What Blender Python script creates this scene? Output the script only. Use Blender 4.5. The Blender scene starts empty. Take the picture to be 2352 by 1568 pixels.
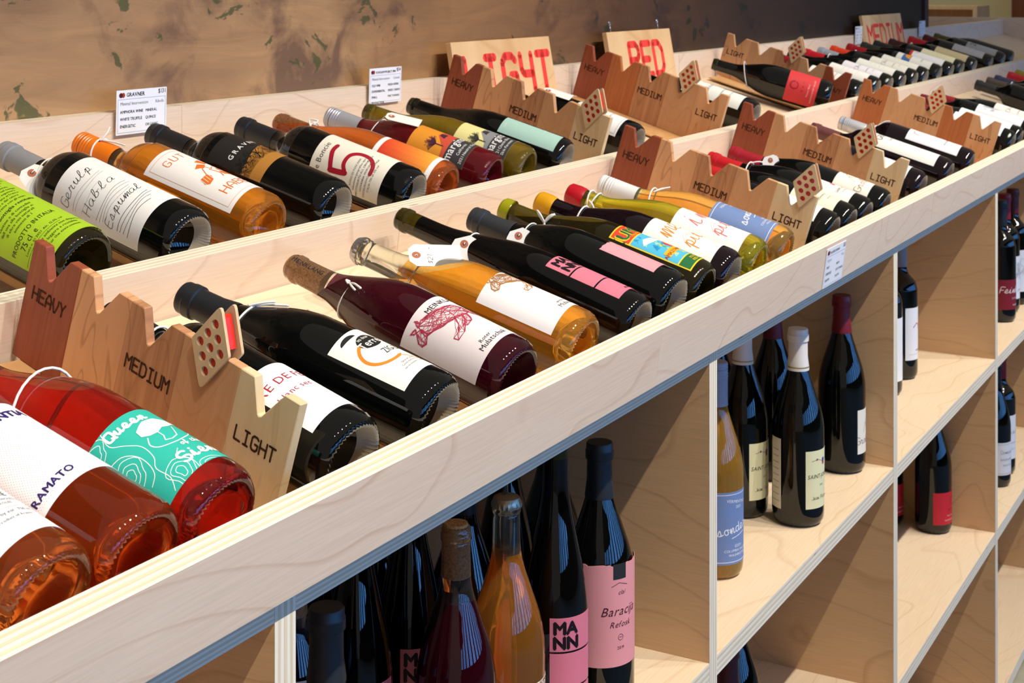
import bpy, bmesh, math, random
from math import sin, cos, pi, radians, atan2, sqrt
from mathutils import Vector, Matrix
from mathutils.geometry import tessellate_polygon

random.seed(7)
SC = bpy.context.scene
COL = SC.collection
CZ = 1.675                       # height of the camera above the floor

# ------------------------------------------------------------------ camera
cd = bpy.data.cameras.new('camera')
cam = bpy.data.objects.new('camera', cd)
COL.objects.link(cam)
cam.location = (0, 0, CZ)
cam.rotation_euler = (radians(90), 0, radians(29.074 - 90))
cd.sensor_width = 36.0
cd.lens = 3455.0 / 2352 * 36.0
cd.shift_y = -821.3 / 2352
cd.clip_start = 0.05
cd.dof.use_dof = True
cd.dof.focus_distance = 1.38
cd.dof.aperture_fstop = 26
SC.camera = cam

# ------------------------------------------------------------------ light
SC.view_settings.view_transform = 'Standard'
SC.view_settings.look = 'None'
SC.view_settings.gamma = 1.0
SC.view_settings.use_curve_mapping = False
SC.view_settings.exposure = 0.0
SC.cycles.max_bounces = 10
SC.cycles.transmission_bounces = 8
SC.cycles.glossy_bounces = 5
SC.cycles.diffuse_bounces = 4
SC.cycles.sample_clamp_indirect = 4.0

W = bpy.data.worlds.new('world')
SC.world = W
W.use_nodes = True
W.node_tree.nodes['Background'].inputs[0].default_value = (1.0, 0.90, 0.80, 1)
W.node_tree.nodes['Background'].inputs[1].default_value = 0.25

LAMP_X = (-0.70, -0.22, 0.26, 0.74, 1.22, 1.70, 2.18, 2.66, 3.14, 3.62, 4.10, 4.58)
for i, x in enumerate(LAMP_X):
    ld = bpy.data.lights.new('track_spot', 'SPOT')
    ld.energy = 78.0 if i < 11 else 66.0
    ld.color = (1.0, 0.915, 0.81)
    ld.shadow_soft_size = 0.017
    ld.spot_size = radians(62)
    ld.spot_blend = 0.75
    lo = bpy.data.objects.new('track_spot', ld)
    COL.objects.link(lo)
    lo.location = (x, -0.41, CZ + 1.42)
    dv = Vector((0.10, 1.27, -1.92))
    lo.rotation_euler = dv.to_track_quat('-Z', 'Y').to_euler()

ld = bpy.data.lights.new('far_wall_fill', 'POINT')      # unseen fill light added to brighten the far wall
ld.energy = 55.0; ld.color = (1.0, 0.93, 0.84); ld.shadow_soft_size = 0.08
lo = bpy.data.objects.new('far_wall_fill', ld)
COL.objects.link(lo)
lo.location = (9.6, 3.6, 3.1)

# ------------------------------------------------------------------ helpers
def lin(h):
    h = h.lstrip('#')
    o = []
    for i in (0, 2, 4):
        c = int(h[i:i + 2], 16) / 255
        o.append(c / 12.92 if c <= 0.04045 else ((c + 0.055) / 1.055) ** 2.4)
    return (o[0], o[1], o[2], 1)

def link(o, parent=None):
    COL.objects.link(o)
    if parent is not None:
        o.parent = parent
    return o

def empty(name, label=None, cat=None, group=None, mat=None):
    o = bpy.data.objects.new(name, None)
    o.empty_display_size = 0.02
    COL.objects.link(o)
    if label: o['label'] = label
    if cat: o['category'] = cat
    if group: o['group'] = group
    if mat is not None: o.matrix_world = mat
    return o

class MB:
    """mesh builder: verts, faces and a material index per face"""
    def __init__(s):
        s.v = []; s.f = []; s.m = []; s.uv = {}
    def add(s, vs, fs, m=0):
        b = len(s.v)
        s.v += [tuple(p) for p in vs]
        for f in fs:
            s.f.append(tuple(b + i for i in f)); s.m.append(m)
    def box(s, x0, x1, y0, y1, z0, z1, m=0):
        s.add([(x0,y0,z0),(x1,y0,z0),(x1,y1,z0),(x0,y1,z0),(x0,y0,z1),(x1,y0,z1),(x1,y1,z1),(x0,y1,z1)],
              [(0,3,2,1),(4,5,6,7),(0,1,5,4),(1,2,6,5),(2,3,7,6),(3,0,4,7)], m)
    def lathe(s, prof, n=48, m=0, cap0=False, cap1=False, mod=None, center=(0, 0)):
        vs = []
        for i, (r, z) in enumerate(prof):
            for k in range(n):
                a = 2 * pi * k / n
                rr = r + (mod(i, k) if mod else 0)
                vs.append((center[0] + rr * cos(a), center[1] + rr * sin(a), z))
        fs = []
        for i in range(len(prof) - 1):
            for k in range(n):
                k2 = (k + 1) % n
                fs.append((i*n+k, i*n+k2, (i+1)*n+k2, (i+1)*n+k))
        if cap0: fs.append(tuple(range(n))[::-1])
        if cap1: fs.append(tuple((len(prof)-1)*n + k for k in range(n)))
        s.add(vs, fs, m)
    def tube(s, pts, r, n=7, m=0, closed=False):
        pts = [Vector(p) for p in pts]; N = len(pts)
        vs = []; prev = None
        for i, p in enumerate(pts):
            a = pts[(i - 1) % N] if (closed or i > 0) else p
            b = pts[(i + 1) % N] if (closed or i < N - 1) else p
            t = (b - a)
            t = t.normalized() if t.length > 1e-9 else Vector((0, 0, 1))
            u = prev - t * prev.dot(t) if prev is not None else t.orthogonal()
            if u.length < 1e-6: u = t.orthogonal()
            u.normalize(); prev = u
            w = t.cross(u)
            rr = r[i] if isinstance(r, (list, tuple)) else r
            for k in range(n):
                an = 2 * pi * k / n
                vs.append(p + u * (rr * cos(an)) + w * (rr * sin(an)))
        fs = []
        for i in range(N if closed else N - 1):
            j = (i + 1) % N
            for k in range(n):
                k2 = (k + 1) % n
                fs.append((i*n+k, i*n+k2, j*n+k2, j*n+k))
        if not closed:
            fs.append(tuple(range(n))[::-1]); fs.append(tuple((N-1)*n + k for k in range(n)))
        s.add(vs, fs, m)
    def prism(s, outer, holes, fn, d0, d1, m=0, ms=None):
        """extrude a 2D outline with holes; fn(a, b, d) gives the 3D point"""
        loops = [outer] + list(holes)
        tri = tessellate_polygon([[Vector((a, b, 0)) for a, b in L] for L in loops])
        flat = [p for L in loops for p in L]
        n = len(flat)
        vs = [fn(a, b, d0) for a, b in flat] + [fn(a, b, d1) for a, b in flat]
        fs = [tuple(t) for t in tri] + [tuple(n + i for i in reversed(t)) for t in tri]
        s.add(vs, fs, m)
        b = len(s.v) - 2 * n; o = 0
        for L in loops:
            for i in range(len(L)):
                j = (i + 1) % len(L)
                s.f.append((b+o+i, b+o+j, b+n+o+j, b+n+o+i)); s.m.append(m if ms is None else ms)
            o += len(L)
    def mesh(s, name, mats, smooth=False, recalc=True, sharp=None):
        me = bpy.data.meshes.new(name)
        me.from_pydata(s.v, [], s.f)
        for m in mats: me.materials.append(m)
        me.polygons.foreach_set('material_index', s.m)
        if recalc:
            bm = bmesh.new(); bm.from_mesh(me)
            bmesh.ops.recalc_face_normals(bm, faces=bm.faces[:])
            bm.to_mesh(me); bm.free()
        if smooth:
            me.polygons.foreach_set('use_smooth', [True] * len(me.polygons))
            if sharp:
                me.set_sharp_from_angle(angle=radians(sharp))
        me.update()
        return me
    def obj(s, name, mats, parent=None, **k):
        return link(bpy.data.objects.new(name, s.mesh(name, mats if isinstance(mats, (list, tuple)) else [mats], **k)), parent)

def uvbox(name, x0, x1, y0, y1, z0, z1, thick, mats, parent=None, M=None, loc=None):
    """board with plywood faces (material 0) and layered edges (material 1); thick is the axis across the plies"""
    mb = MB(); mb.box(x0, x1, y0, y1, z0, z1)
    me = bpy.data.meshes.new(name)
    org = Vector(((x0+x1)/2, (y0+y1)/2, (z0+z1)/2))
    lo = (x0, y0, z0); hi = (x1, y1, z1)
    me.from_pydata([tuple(Vector(v) - org) for v in mb.v], [], mb.f)
    for m in mats: me.materials.append(m)
    uvl = me.uv_layers.new(name='UVMap')
    others = [a for a in range(3) if a != thick]
    off = (random.random() * 7, random.random() * 7)
    for p in me.polygons:
        nrm = p.normal; ax = max(range(3), key=lambda a: abs(nrm[a]))
        p.material_index = 0 if ax == thick else 1
        for li in p.loop_indices:
            c = Vector(mb.v[me.loops[li].vertex_index])
            if ax == thick:
                uvl.data[li].uv = (c[others[0]] + off[0], c[others[1]] + off[1])
            else:
                ln = [a for a in others if a != ax][0]
                uvl.data[li].uv = (c[ln] + off[0], (c[thick] - lo[thick]) / (hi[thick] - lo[thick]))
    o = bpy.data.objects.new(name, me)
    link(o, parent)
    T = Matrix.Translation(org)
    o.matrix_local = (M @ T) if M is not None else T
    return o

# ------------------------------------------------------------------ materials
def nt(name):
    m = bpy.data.materials.new(name); m.use_nodes = True
    t = m.node_tree
    return m, t.nodes, t.links, t.nodes['Principled BSDF']

_plain = {}
def plain(name, col, rough=0.5, metal=0.0, spec=0.5, coat=0.0, trans=0.0):
    key = (name, col, rough, metal)
    if key in _plain: return _plain[key]
    m, N, L, B = nt(name)
    B.inputs['Base Color'].default_value = lin(col) if isinstance(col, str) else col
    B.inputs['Roughness'].default_value = rough
    B.inputs['Metallic'].default_value = metal
    B.inputs['Specular IOR Level'].default_value = spec
    B.inputs['Coat Weight'].default_value = coat
    B.inputs['Transmission Weight'].default_value = trans
    _plain[key] = m
    return m

def ramp(N, stops, interp='LINEAR'):
    r = N.new('ShaderNodeValToRGB'); cr = r.color_ramp; cr.interpolation = interp
    cr.elements[0].position = stops[0][0]; cr.elements[0].color = stops[0][1]
    cr.elements[1].position = stops[-1][0]; cr.elements[1].color = stops[-1][1]
    for p, c in stops[1:-1]:
        e = cr.elements.new(p); e.color = c
    return r

def mapping(N, L, src, scale=(1, 1, 1), rot=(0, 0, 0), loc=(0, 0, 0)):
    mp = N.new('ShaderNodeMapping'); mp.inputs['Scale'].default_value = scale
    mp.inputs['Rotation'].default_value = rot; mp.inputs['Location'].default_value = loc
    L.new(src, mp.inputs['Vector']); return mp.outputs[0]

def noise(N, L, vec, scale, detail=3, rough=0.5, dist=0.0):
    n = N.new('ShaderNodeTexNoise'); n.inputs['Scale'].default_value = scale
    n.inputs['Detail'].default_value = detail; n.inputs['Roughness'].default_value = rough
    n.inputs['Distortion'].default_value = dist
    L.new(vec, n.inputs['Vector']); return n

def mix(N, L, fac, a, b, mode='MIX'):
    x = N.new('ShaderNodeMix'); x.data_type = 'RGBA'; x.blend_type = mode
    if isinstance(fac, float): x.inputs[0].default_value = fac
    else: L.new(fac, x.inputs[0])
    for i, s in ((6, a), (7, b)):
        if isinstance(s, tuple): x.inputs[i].default_value = s
        else: L.new(s, x.inputs[i])
    return x.outputs[2]

def ply_face(name, ca, cb, cl, swap=False):
    m, N, L, B = nt(name)
    uv = N.new('ShaderNodeUVMap').outputs[0]
    sc = (2.2, 9.0, 1) if not swap else (9.0, 2.2, 1)
    v = mapping(N, L, uv, sc)
    base = noise(N, L, v, 1.2, 3, 0.5, 0.4)
    # contour lines of a smooth field make the cathedral figure of rotary-cut birch
    v2 = mapping(N, L, uv, (3.4, 5.0, 1) if not swap else (5.0, 3.4, 1))
    fld = noise(N, L, v2, 0.75, 1.5, 0.45, 0.5)
    mul = N.new('ShaderNodeMath'); mul.operation = 'MULTIPLY'; mul.inputs[1].default_value = 7.0
    L.new(fld.outputs[0], mul.inputs[0])
    sx_ = N.new('ShaderNodeSeparateXYZ'); L.new(uv, sx_.inputs[0])
    ml = N.new('ShaderNodeMath'); ml.operation = 'MULTIPLY_ADD'; ml.inputs[1].default_value = 14.0
    L.new(sx_.outputs[1 if not swap else 0], ml.inputs[0]); L.new(mul.outputs[0], ml.inputs[2]); mul = ml
    fr = N.new('ShaderNodeMath'); fr.operation = 'FRACT'; L.new(mul.outputs[0], fr.inputs[0])
    line = ramp(N, [(0.0, (0, 0, 0, 1)), (0.86, (0, 0, 0, 1)), (0.96, (.75, .75, .75, 1)), (1.0, (0, 0, 0, 1))])
    L.new(fr.outputs[0], line.inputs[0])
    fade = noise(N, L, uv, 4.0, 2)
    fm = N.new('ShaderNodeMath'); fm.operation = 'MULTIPLY'; fm.inputs[1].default_value = 1.0
    L.new(line.outputs[0], fm.inputs[0]); L.new(fade.outputs[0], fm.inputs[1])
    fibre = noise(N, L, mapping(N, L, uv, (14, 420, 1) if not swap else (420, 14, 1)), 1.0, 2)
    c1 = mix(N, L, base.outputs[0], ca, cb)
    c2 = mix(N, L, fm.outputs[0], c1, cl)
    fr2 = ramp(N, [(0.3, (0.93, 0.93, 0.93, 1)), (0.7, (1.03, 1.03, 1.03, 1))])
    L.new(fibre.outputs[0], fr2.inputs[0])
    c3 = mix(N, L, 1.0, c2, fr2.outputs[0], 'MULTIPLY')
    L.new(c3, B.inputs['Base Color'])
    B.inputs['Roughness'].default_value = 0.55
    B.inputs['Specular IOR Level'].default_value = 0.3
    return m

def ply_edge(name, tint=(1, 1, 1)):
    m, N, L, B = nt(name)
    uv = N.new('ShaderNodeUVMap').outputs[0]
    sep = N.new('ShaderNodeSeparateXYZ'); L.new(uv, sep.inputs[0])
    A = lin('f5eedd'); D = lin('dfd0b0'); E = lin('e9ddc4'); G = lin('c4ae8c')
    st = [(0.0, A), (0.14, A), (0.15, D), (0.29, E), (0.30, A), (0.43, A), (0.44, G), (0.46, D), (0.60, E),
          (0.61, A), (0.73, A), (0.74, D), (0.86, D), (0.87, A), (1.0, A)]
    r = ramp(N, st, 'LINEAR'); L.new(sep.outputs[1], r.inputs[0])
    st2 = noise(N, L, mapping(N, L, uv, (9, 34, 1)), 1.0, 4, 0.65)
    rr = ramp(N, [(0.3, (0.80, 0.79, 0.76, 1)), (0.62, (1.05, 1.04, 1.02, 1))]); L.new(st2.outputs[0], rr.inputs[0])
    c = mix(N, L, 1.0, r.outputs[0], rr.outputs[0], 'MULTIPLY')
    kn = noise(N, L, mapping(N, L, uv, (11, 3.2, 1), loc=(3, 1, 0)), 1.0, 1)
    kr = ramp(N, [(0.74, (0, 0, 0, 1)), (0.76, (1, 1, 1, 1))]); L.new(kn.outputs[0], kr.inputs[0])
    c = mix(N, L, kr.outputs[0], c, lin('8a6a48'))
    c = mix(N, L, 1.0, c, (tint[0], tint[1], tint[2], 1), 'MULTIPLY')
    L.new(c, B.inputs['Base Color']); B.inputs['Roughness'].default_value = 0.6
    B.inputs['Specular IOR Level'].default_value = 0.25
    return m

PLY = ply_face('birch_ply_face', lin('e9d5bd'), lin('e3c8ad'), lin('c79f7c'))
PLYV = ply_face('birch_ply_upright', lin('dbb588'), lin('cea679'), lin('b08458'))
PLYS = ply_face('birch_ply_shelf', lin('ecd8ba'), lin('e6cca8'), lin('d0ac80'))
EDGE = ply_edge('birch_ply_edge')

def wood(name, a, b, line, gscale=60, fig=0.5, rough=0.45):
    m, N, L, B = nt(name)
    co = N.new('ShaderNodeTexCoord').outputs['Object']
    n1 = noise(N, L, mapping(N, L, co, (8, gscale, 3.2)), 1.0, 5, 0.62, 0.3)
    r1 = ramp(N, [(0.32, a), (0.7, b)]); L.new(n1.outputs[0], r1.inputs[0])
    fld = noise(N, L, mapping(N, L, co, (1, 14, 5)), 1.0, 1.5, 0.5, 0.6)
    mul = N.new('ShaderNodeMath'); mul.operation = 'MULTIPLY'; mul.inputs[1].default_value = 9.0
    L.new(fld.outputs[0], mul.inputs[0])
    fr = N.new('ShaderNodeMath'); fr.operation = 'FRACT'; L.new(mul.outputs[0], fr.inputs[0])
    ln = ramp(N, [(0.0, (0, 0, 0, 1)), (0.84, (0, 0, 0, 1)), (0.93, (fig, fig, fig, 1)), (1.0, (0, 0, 0, 1))])
    L.new(fr.outputs[0], ln.inputs[0])
    c = mix(N, L, ln.outputs[0], r1.outputs[0], line)
    L.new(c, B.inputs['Base Color']); B.inputs['Roughness'].default_value = rough
    B.inputs['Specular IOR Level'].default_value = 0.35
    return m

W_MAHOG = wood('mahogany_wood', lin('a25638'), lin('86402a'), lin('5e2612'), 180, 0.12)
W_CHERRY = wood('cherry_wood', lin('dcaa7c'), lin('cb9464'), lin('a07048'), 22, 0.6)
W_WALNUT = wood('red_oak_wood', lin('c8946a'), lin('a06e48'), lin('7c4c2e'), 120, 0.35)
W_ALDER = wood('alder_wood', lin('d2a478'), lin('c29266'), lin('a87a50'), 40, 0.25)
W_MAPLE = wood('maple_wood', lin('e2cca2'), lin('d4b98c'), lin('b89a6c'), 26, 0.35)
W_TEAK = wood('orange_mahogany_wood', lin('bc7444'), lin('a86034'), lin('86461f'), 180, 0.1)
W_SIGN = wood('sign_board_wood', lin('ecc795'), lin('ddb27c'), lin('c9925c'), 30, 0.4)
W_FOOT = wood('foot_slab_wood', lin('ddb17c'), lin('cf9c62'), lin('b98450'), 24, 0.3)
W_CLIP = wood('clip_ply', lin('dcc39a'), lin('d0b488'), lin('c0a070'), 40, 0.1)
BURN = plain('burnt_lettering', '4a2e1c', 0.8, spec=0.2)
REDACR = plain('red_acrylic', 'e0301c', 0.25)
REDPAINT = plain('red_sign_paint', 'f2443a', 0.5)
WHITE_STR = plain('cotton_string', 'f4f2ec', 0.9, spec=0.1)
TAG = plain('manila_white_tag', 'eeeae2', 0.7, spec=0.2)
TAGRING = plain('tag_reinforcement', 'b06a50', 0.7, spec=0.2)
CARD = plain('white_card', 'f1f3f6', 0.5)

def glass(name, liq, air=None, h=None, plane=(0, 0, 1), t_liq=0.8, t_air=0.95, rough=0.02, ior=1.5, zc=None, slant=0.5):
    """bottle glass with its wine: below the level the colour of the wine, above it that of the glass"""
    m, N, L, B = nt(name)
    B.inputs['Roughness'].default_value = rough
    B.inputs['IOR'].default_value = ior
    B.inputs['Specular IOR Level'].default_value = 0.6
    if air is None:
        B.inputs['Base Color'].default_value = lin(liq)
        B.inputs['Transmission Weight'].default_value = t_liq
        return m
    co = N.new('ShaderNodeTexCoord').outputs['Object']
    dp = N.new('ShaderNodeVectorMath'); dp.operation = 'DOT_PRODUCT'
    L.new(co, dp.inputs[0]); dp.inputs[1].default_value = plane
    gt = N.new('ShaderNodeMath'); gt.operation = 'GREATER_THAN'; gt.inputs[1].default_value = h
    L.new(dp.outputs['Value'], gt.inputs[0])
    if zc:
        d2 = N.new('ShaderNodeVectorMath'); d2.operation = 'DOT_PRODUCT'
        L.new(co, d2.inputs[0]); d2.inputs[1].default_value = (0, -slant, 1)
        g2 = N.new('ShaderNodeMath'); g2.operation = 'GREATER_THAN'; g2.inputs[1].default_value = zc
        L.new(d2.outputs['Value'], g2.inputs[0])
        mx = N.new('ShaderNodeMath'); mx.operation = 'MAXIMUM'
        L.new(gt.outputs[0], mx.inputs[0]); L.new(g2.outputs[0], mx.inputs[1]); gt = mx
    c = mix(N, L, gt.outputs[0], lin(liq), lin(air))
    L.new(c, B.inputs['Base Color'])
    mr = N.new('ShaderNodeMapRange'); L.new(gt.outputs[0], mr.inputs[0])
    mr.inputs[3].default_value = t_liq; mr.inputs[4].default_value = t_air
    L.new(mr.outputs[0], B.inputs['Transmission Weight'])
    return m

TAU = radians(16.5)
LP = (0, -cos(TAU), sin(TAU))        # world-up seen from a bottle lying on the slope
G = {
 'black': glass('black_wine_glass', '050706', t_liq=0.0, rough=0.025),
 'blackred': glass('dark_red_wine_glass', '12040c', t_liq=0.0, rough=0.025),
 'hockblack': glass('dark_bottle_clear_rim', '060505', '4a4208', 0.318, (0, 0, 1), 0.0, 0.55),
 'bareblack': glass('dark_bottle_olive_rim', '060605', '3c3a08', 0.288, (0, 0, 1), 0.0, 0.55),
 'rose_amber': glass('amber_rose_wine', 'ee8438', 'f4e2cc', 0.0815, LP, 0.92, 0.97),
 'rose_brown': glass('ramato_wine', 'e05c20', 'e8d8c4', 0.0815, LP, 0.90, 0.97),
 'rose_red': glass('red_rose_wine', 'b8241a', 'b89a78', 0.0812, LP, 0.90, 0.95),
 'red_clear': glass('light_red_wine', '44081a', 'f0ece8', 0.0875, LP, 0.55, 0.98, zc=0.243, slant=0.9),
 'orange_clear': glass('orange_wine', 'f3ac34', 'eef2ea', 0.0818, LP, 0.84, 0.98, zc=0.226, slant=1.8),
 'orange': glass('orange_wine_amber', 'e8962a', 'c8b070', 0.0925, LP, 0.80, 0.95, zc=0.232, slant=0.2),
 'orange2': glass('copper_wine', 'e07a34', 'd8b898', 0.0850, LP, 0.82, 0.95),
 'gold': glass('golden_wine', 'f7c466', 'dfe4b4', 0.0905, LP, 0.86, 0.95, zc=0.238, slant=0.6),
 'green': glass('green_glass_white_wine', 'd6d034', '9aa438', 0.0815, LP, 0.86, 0.9),
 'olive': glass('olive_glass_wine', '2a2306', '7a6a20', 0.0815, LP, 0.5, 0.7),
 'olive2': glass('olive_amber_glass_wine', '8a741a', '7a7220', 0.0850, LP, 0.65, 0.8),
 'cherry': glass('cherry_wine_glass', '7c1420', '9a2c34', 0.0850, LP, 0.6, 0.7),
 's_orange': glass('standing_orange_wine', 'f0a040', 'e8ece4', 0.247, (0, 0, 1), 0.85, 0.98),
 's_gold': glass('standing_golden_wine', 'ecb850', 'dfe0c0', 0.255, (0, 0, 1), 0.8, 0.97),
 's_red': glass('standing_light_red_wine', '2a040e', 'd8ccc6', 0.232, (0, 0, 1), 0.2, 0.98),
}

# ------------------------------------------------------------------ bottle shapes
def spline(pts, n=7):
    out = []
    P = [pts[0]] + list(pts) + [pts[-1]]
    for i in range(1, len(P) - 2):
        for k in range(n):
            t = k / n
            q = []
            for a in range(2):
                p0, p1, p2, p3 = (P[i+j][a] for j in (-1, 0, 1, 2))
                q.append(0.5 * (2*p1 + (p2-p0)*t + (2*p0-5*p1+4*p2-p3)*t*t + (3*p1-p0-3*p2+p3)*t**3))
            out.append(tuple(q))
    out.append(pts[-1])
    return out

def bottle_profile(kind, R, H):
    base = [(0.0005, 0.030), (R*0.30, 0.027), (R*0.57, 0.0165), (R*0.74, 0.0022), (R*0.81, 0.0), (R*0.87, 0.0012), (R*0.935, 0.0050), (R*0.98, 0.0110), (R, 0.0190)]
    if kind == 'bordeaux':
        up = [(R, 0.022), (R, H*0.30), (R, H*0.60), (R*0.985, H*0.635), (R*0.86, H*0.685), (R*0.60, H*0.722), (0.0165, H*0.755), (0.0145, H*0.80), (0.0140, H*0.94)]
    elif kind == 'hock':
        up = [(R, 0.022), (R, H*0.22), (R, H*0.38), (R*0.97, H*0.45), (R*0.86, H*0.54), (R*0.66, H*0.645), (R*0.50, H*0.73), (0.0150, H*0.81), (0.0142, H*0.95)]
    else:
        up = [(R, 0.022), (R, H*0.28), (R, H*0.46), (R*0.97, H*0.525), (R*0.86, H*0.60), (R*0.64, H*0.69), (R*0.46, H*0.765), (0.0155, H*0.825), (0.0145, H*0.95)]
    pr = base + spline(up, 5)[0:]
    pr += [(0.0140, H*0.953), (0.0156, H*0.956), (0.0158, H*0.975), (0.0150, H*0.978), (0.0146, H*0.992), (0.0138, H), (0.0100, H*1.0003), (0.0096, H*0.97), (0.0005, H*0.97)]
    return pr

def neck_r(prof, z):
    best = 0.015
    for (r0, z0), (r1, z1) in zip(prof[8:], prof[9:]):
        if z0 <= z <= z1 and z1 > z0:
            return r0 + (r1 - r0) * (z - z0) / (z1 - z0)
    return best

_bm = {}
BASE_SHINE = plain('painted_base_shine', 'a89c86', 0.42, spec=0.6)
def bottle_mesh(kind, R, H, mat, n=64, knurl=True):
    key = (kind, R, H, mat.name, n)
    if key in _bm: return _bm[key]
    pr = bottle_profile(kind, R, H)
    mb = MB()
    def mod(i, k):
        if not knurl or i < 3 or i > 7: return 0
        return (0.0007 if (k % 2) else -0.0006) * (1 if 3 < i < 7 else 0.5)
    def zmod(v): return v
    mb.lathe(pr, n, 0, cap0=True, cap1=True, mod=mod)
    if knurl:                      # the stippled bearing ring under the heel
        vs = []
        for vi, p in enumerate(mb.v):
            i, k = divmod(vi, n)
            vs.append((p[0], p[1], p[2] + (0.0011 if (k % 2) else -0.0004)) if i in (3, 4, 5, 6) else p)
        mb.v = vs
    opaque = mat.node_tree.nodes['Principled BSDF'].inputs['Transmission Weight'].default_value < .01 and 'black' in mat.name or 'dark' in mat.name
    if opaque:                     # bright crescent of light on the inner heel slope, painted in beige
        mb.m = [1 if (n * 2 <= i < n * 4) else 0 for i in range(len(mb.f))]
    me = mb.mesh('glass', [mat, BASE_SHINE] if opaque else [mat], smooth=True, sharp=None)
    _bm[key] = (me, pr)
    return _bm[key]

CAPM = {}
def capmat(col, rough=0.35, metal=0.0):
    return plain('capsule_' + col, col, rough, metal)

_cm = {}
def closure(kind, col, H, pr, parent, extra=None):
    """capsule, screw cap, cork, crown cap or wax on the neck"""
    key = (kind, col, round(H, 4))
    nm = {'foil': 'foil_capsule', 'screw': 'screw_cap', 'wax': 'wax_seal', 'cork': 'cork', 'crown': 'crown_cap', 'stub': 'wax_seal'}[kind]
    if key not in _cm:
        mb = MB(); n = 40
        if kind == 'foil':
            zs = H * 0.79
            r0 = neck_r(pr, zs) + 0.0006
            mb.lathe([(r0, zs), (r0 + .0001, zs + .003), (0.0154, H*0.86), (0.0151, H*0.938), (0.0170, H*0.942), (0.0171, H*0.972), (0.0161, H*0.978), (0.0160, H*0.998), (0.0150, H*1.004), (0.0030, H*1.0045)], n, 0, cap0=False, cap1=True)
            mats = [capmat(col, 0.38, 0.0)]
        elif kind == 'screw':
            zs = H * 0.80; pf = [(neck_r(pr, zs) + .0008, zs), (0.0162, zs + .003)]
            z = zs + .008
            pf += [(0.0162, H*0.915)]
            for k in range(5):
                z = H*0.925 + k * 0.0042
                pf += [(0.0164, z), (0.0157, z + .0012), (0.0157, z + .0020), (0.0165, z + .0030)]
            pf += [(0.0160, H*1.001), (0.0148, H*1.006), (0.003, H*1.0065)]
            mb.lathe(pf, n, 0, cap1=True)
            mats = [capmat(col, 0.3, 0.35 if col in ('c9cbcf', 'b8bcc4', '9aa0a8') else 0.0)]
        elif kind in ('wax', 'stub'):
            zs = H * (0.915 if kind == 'wax' else 0.955)
            mb.lathe([(neck_r(pr, zs) + .0006, zs), (0.0166, zs + .004), (0.0172, H*0.955), (0.0168, H*0.985), (0.0165, H*0.997), (0.0140, H*1.008), (0.006, H*1.012), (0.0005, H*1.0125)], n, 0, cap1=True)
            mats = [capmat(col, 0.28)]
        elif kind == 'cork':
            mb.lathe([(0.0006, H*0.83), (0.0121, H*0.832), (0.0124, H*0.86), (0.0124, H*1.004), (0.0117, H*1.0085), (0.0005, H*1.009)], n, 0)
            m, N, L, B = nt('cork_material')
            co = N.new('ShaderNodeTexCoord').outputs['Object']
            nn = noise(N, L, co, 420, 5, 0.7); r = ramp(N, [(0.33, lin('8a5828')), (0.5, lin('cf9656')), (0.7, lin('e2b47a'))]); L.new(nn.outputs[0], r.inputs[0])
            L.new(r.outputs[0], B.inputs['Base Color']); B.inputs['Roughness'].default_value = 0.8
            mats = [m]
        else:
            def mod(i, k):
                return (0.0007 if (k % 2) else -0.0005) if i in (0, 1) else 0
            mb.lathe([(0.0162, H*0.974), (0.0160, H*0.985), (0.0150, H*0.997), (0.0138, H*1.006), (0.0118, H*1.0095), (0.0005, H*1.0098)], 42, 0, cap1=False, mod=mod)
            mb.lathe([(0.0150, H*0.974), (0.0150, H*0.99)], 42, 0)
            mats = [capmat(col, 0.3, 0.85)]
        _cm[key] = mb.mesh(nm, mats, smooth=True, sharp=28)
    return link(bpy.data.objects.new(nm, _cm[key]), parent)

# ------------------------------------------------------------------ lettering
FONT = bpy.data.fonts.load('<builtin>')
_gl = {}
def glyph(ch):
    if ch in _gl: return _gl[ch]
    cu = bpy.data.curves.new('t', 'FONT'); cu.body = ch; cu.font = FONT; cu.size = 1.0; cu.resolution_u = 2
    cu2 = None
    ob = bpy.data.objects.new('t', cu)
    COL.objects.link(ob)
    dg = bpy.context.evaluated_depsgraph_get(); dg.update()
    me = bpy.data.meshes.new_from_object(ob.evaluated_get(dg))
    tris = []
    me.calc_loop_triangles()
    for t in me.loop_triangles:
        tris.append([(me.vertices[i].co.x, me.vertices[i].co.y) for i in t.vertices])
    w = max([p[0] for t in tris for p in t], default=0.25)
    bpy.data.objects.remove(ob); bpy.data.curves.remove(cu); bpy.data.meshes.remove(me)
    _gl[ch] = (tris, w)
    return _gl[ch]

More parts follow.
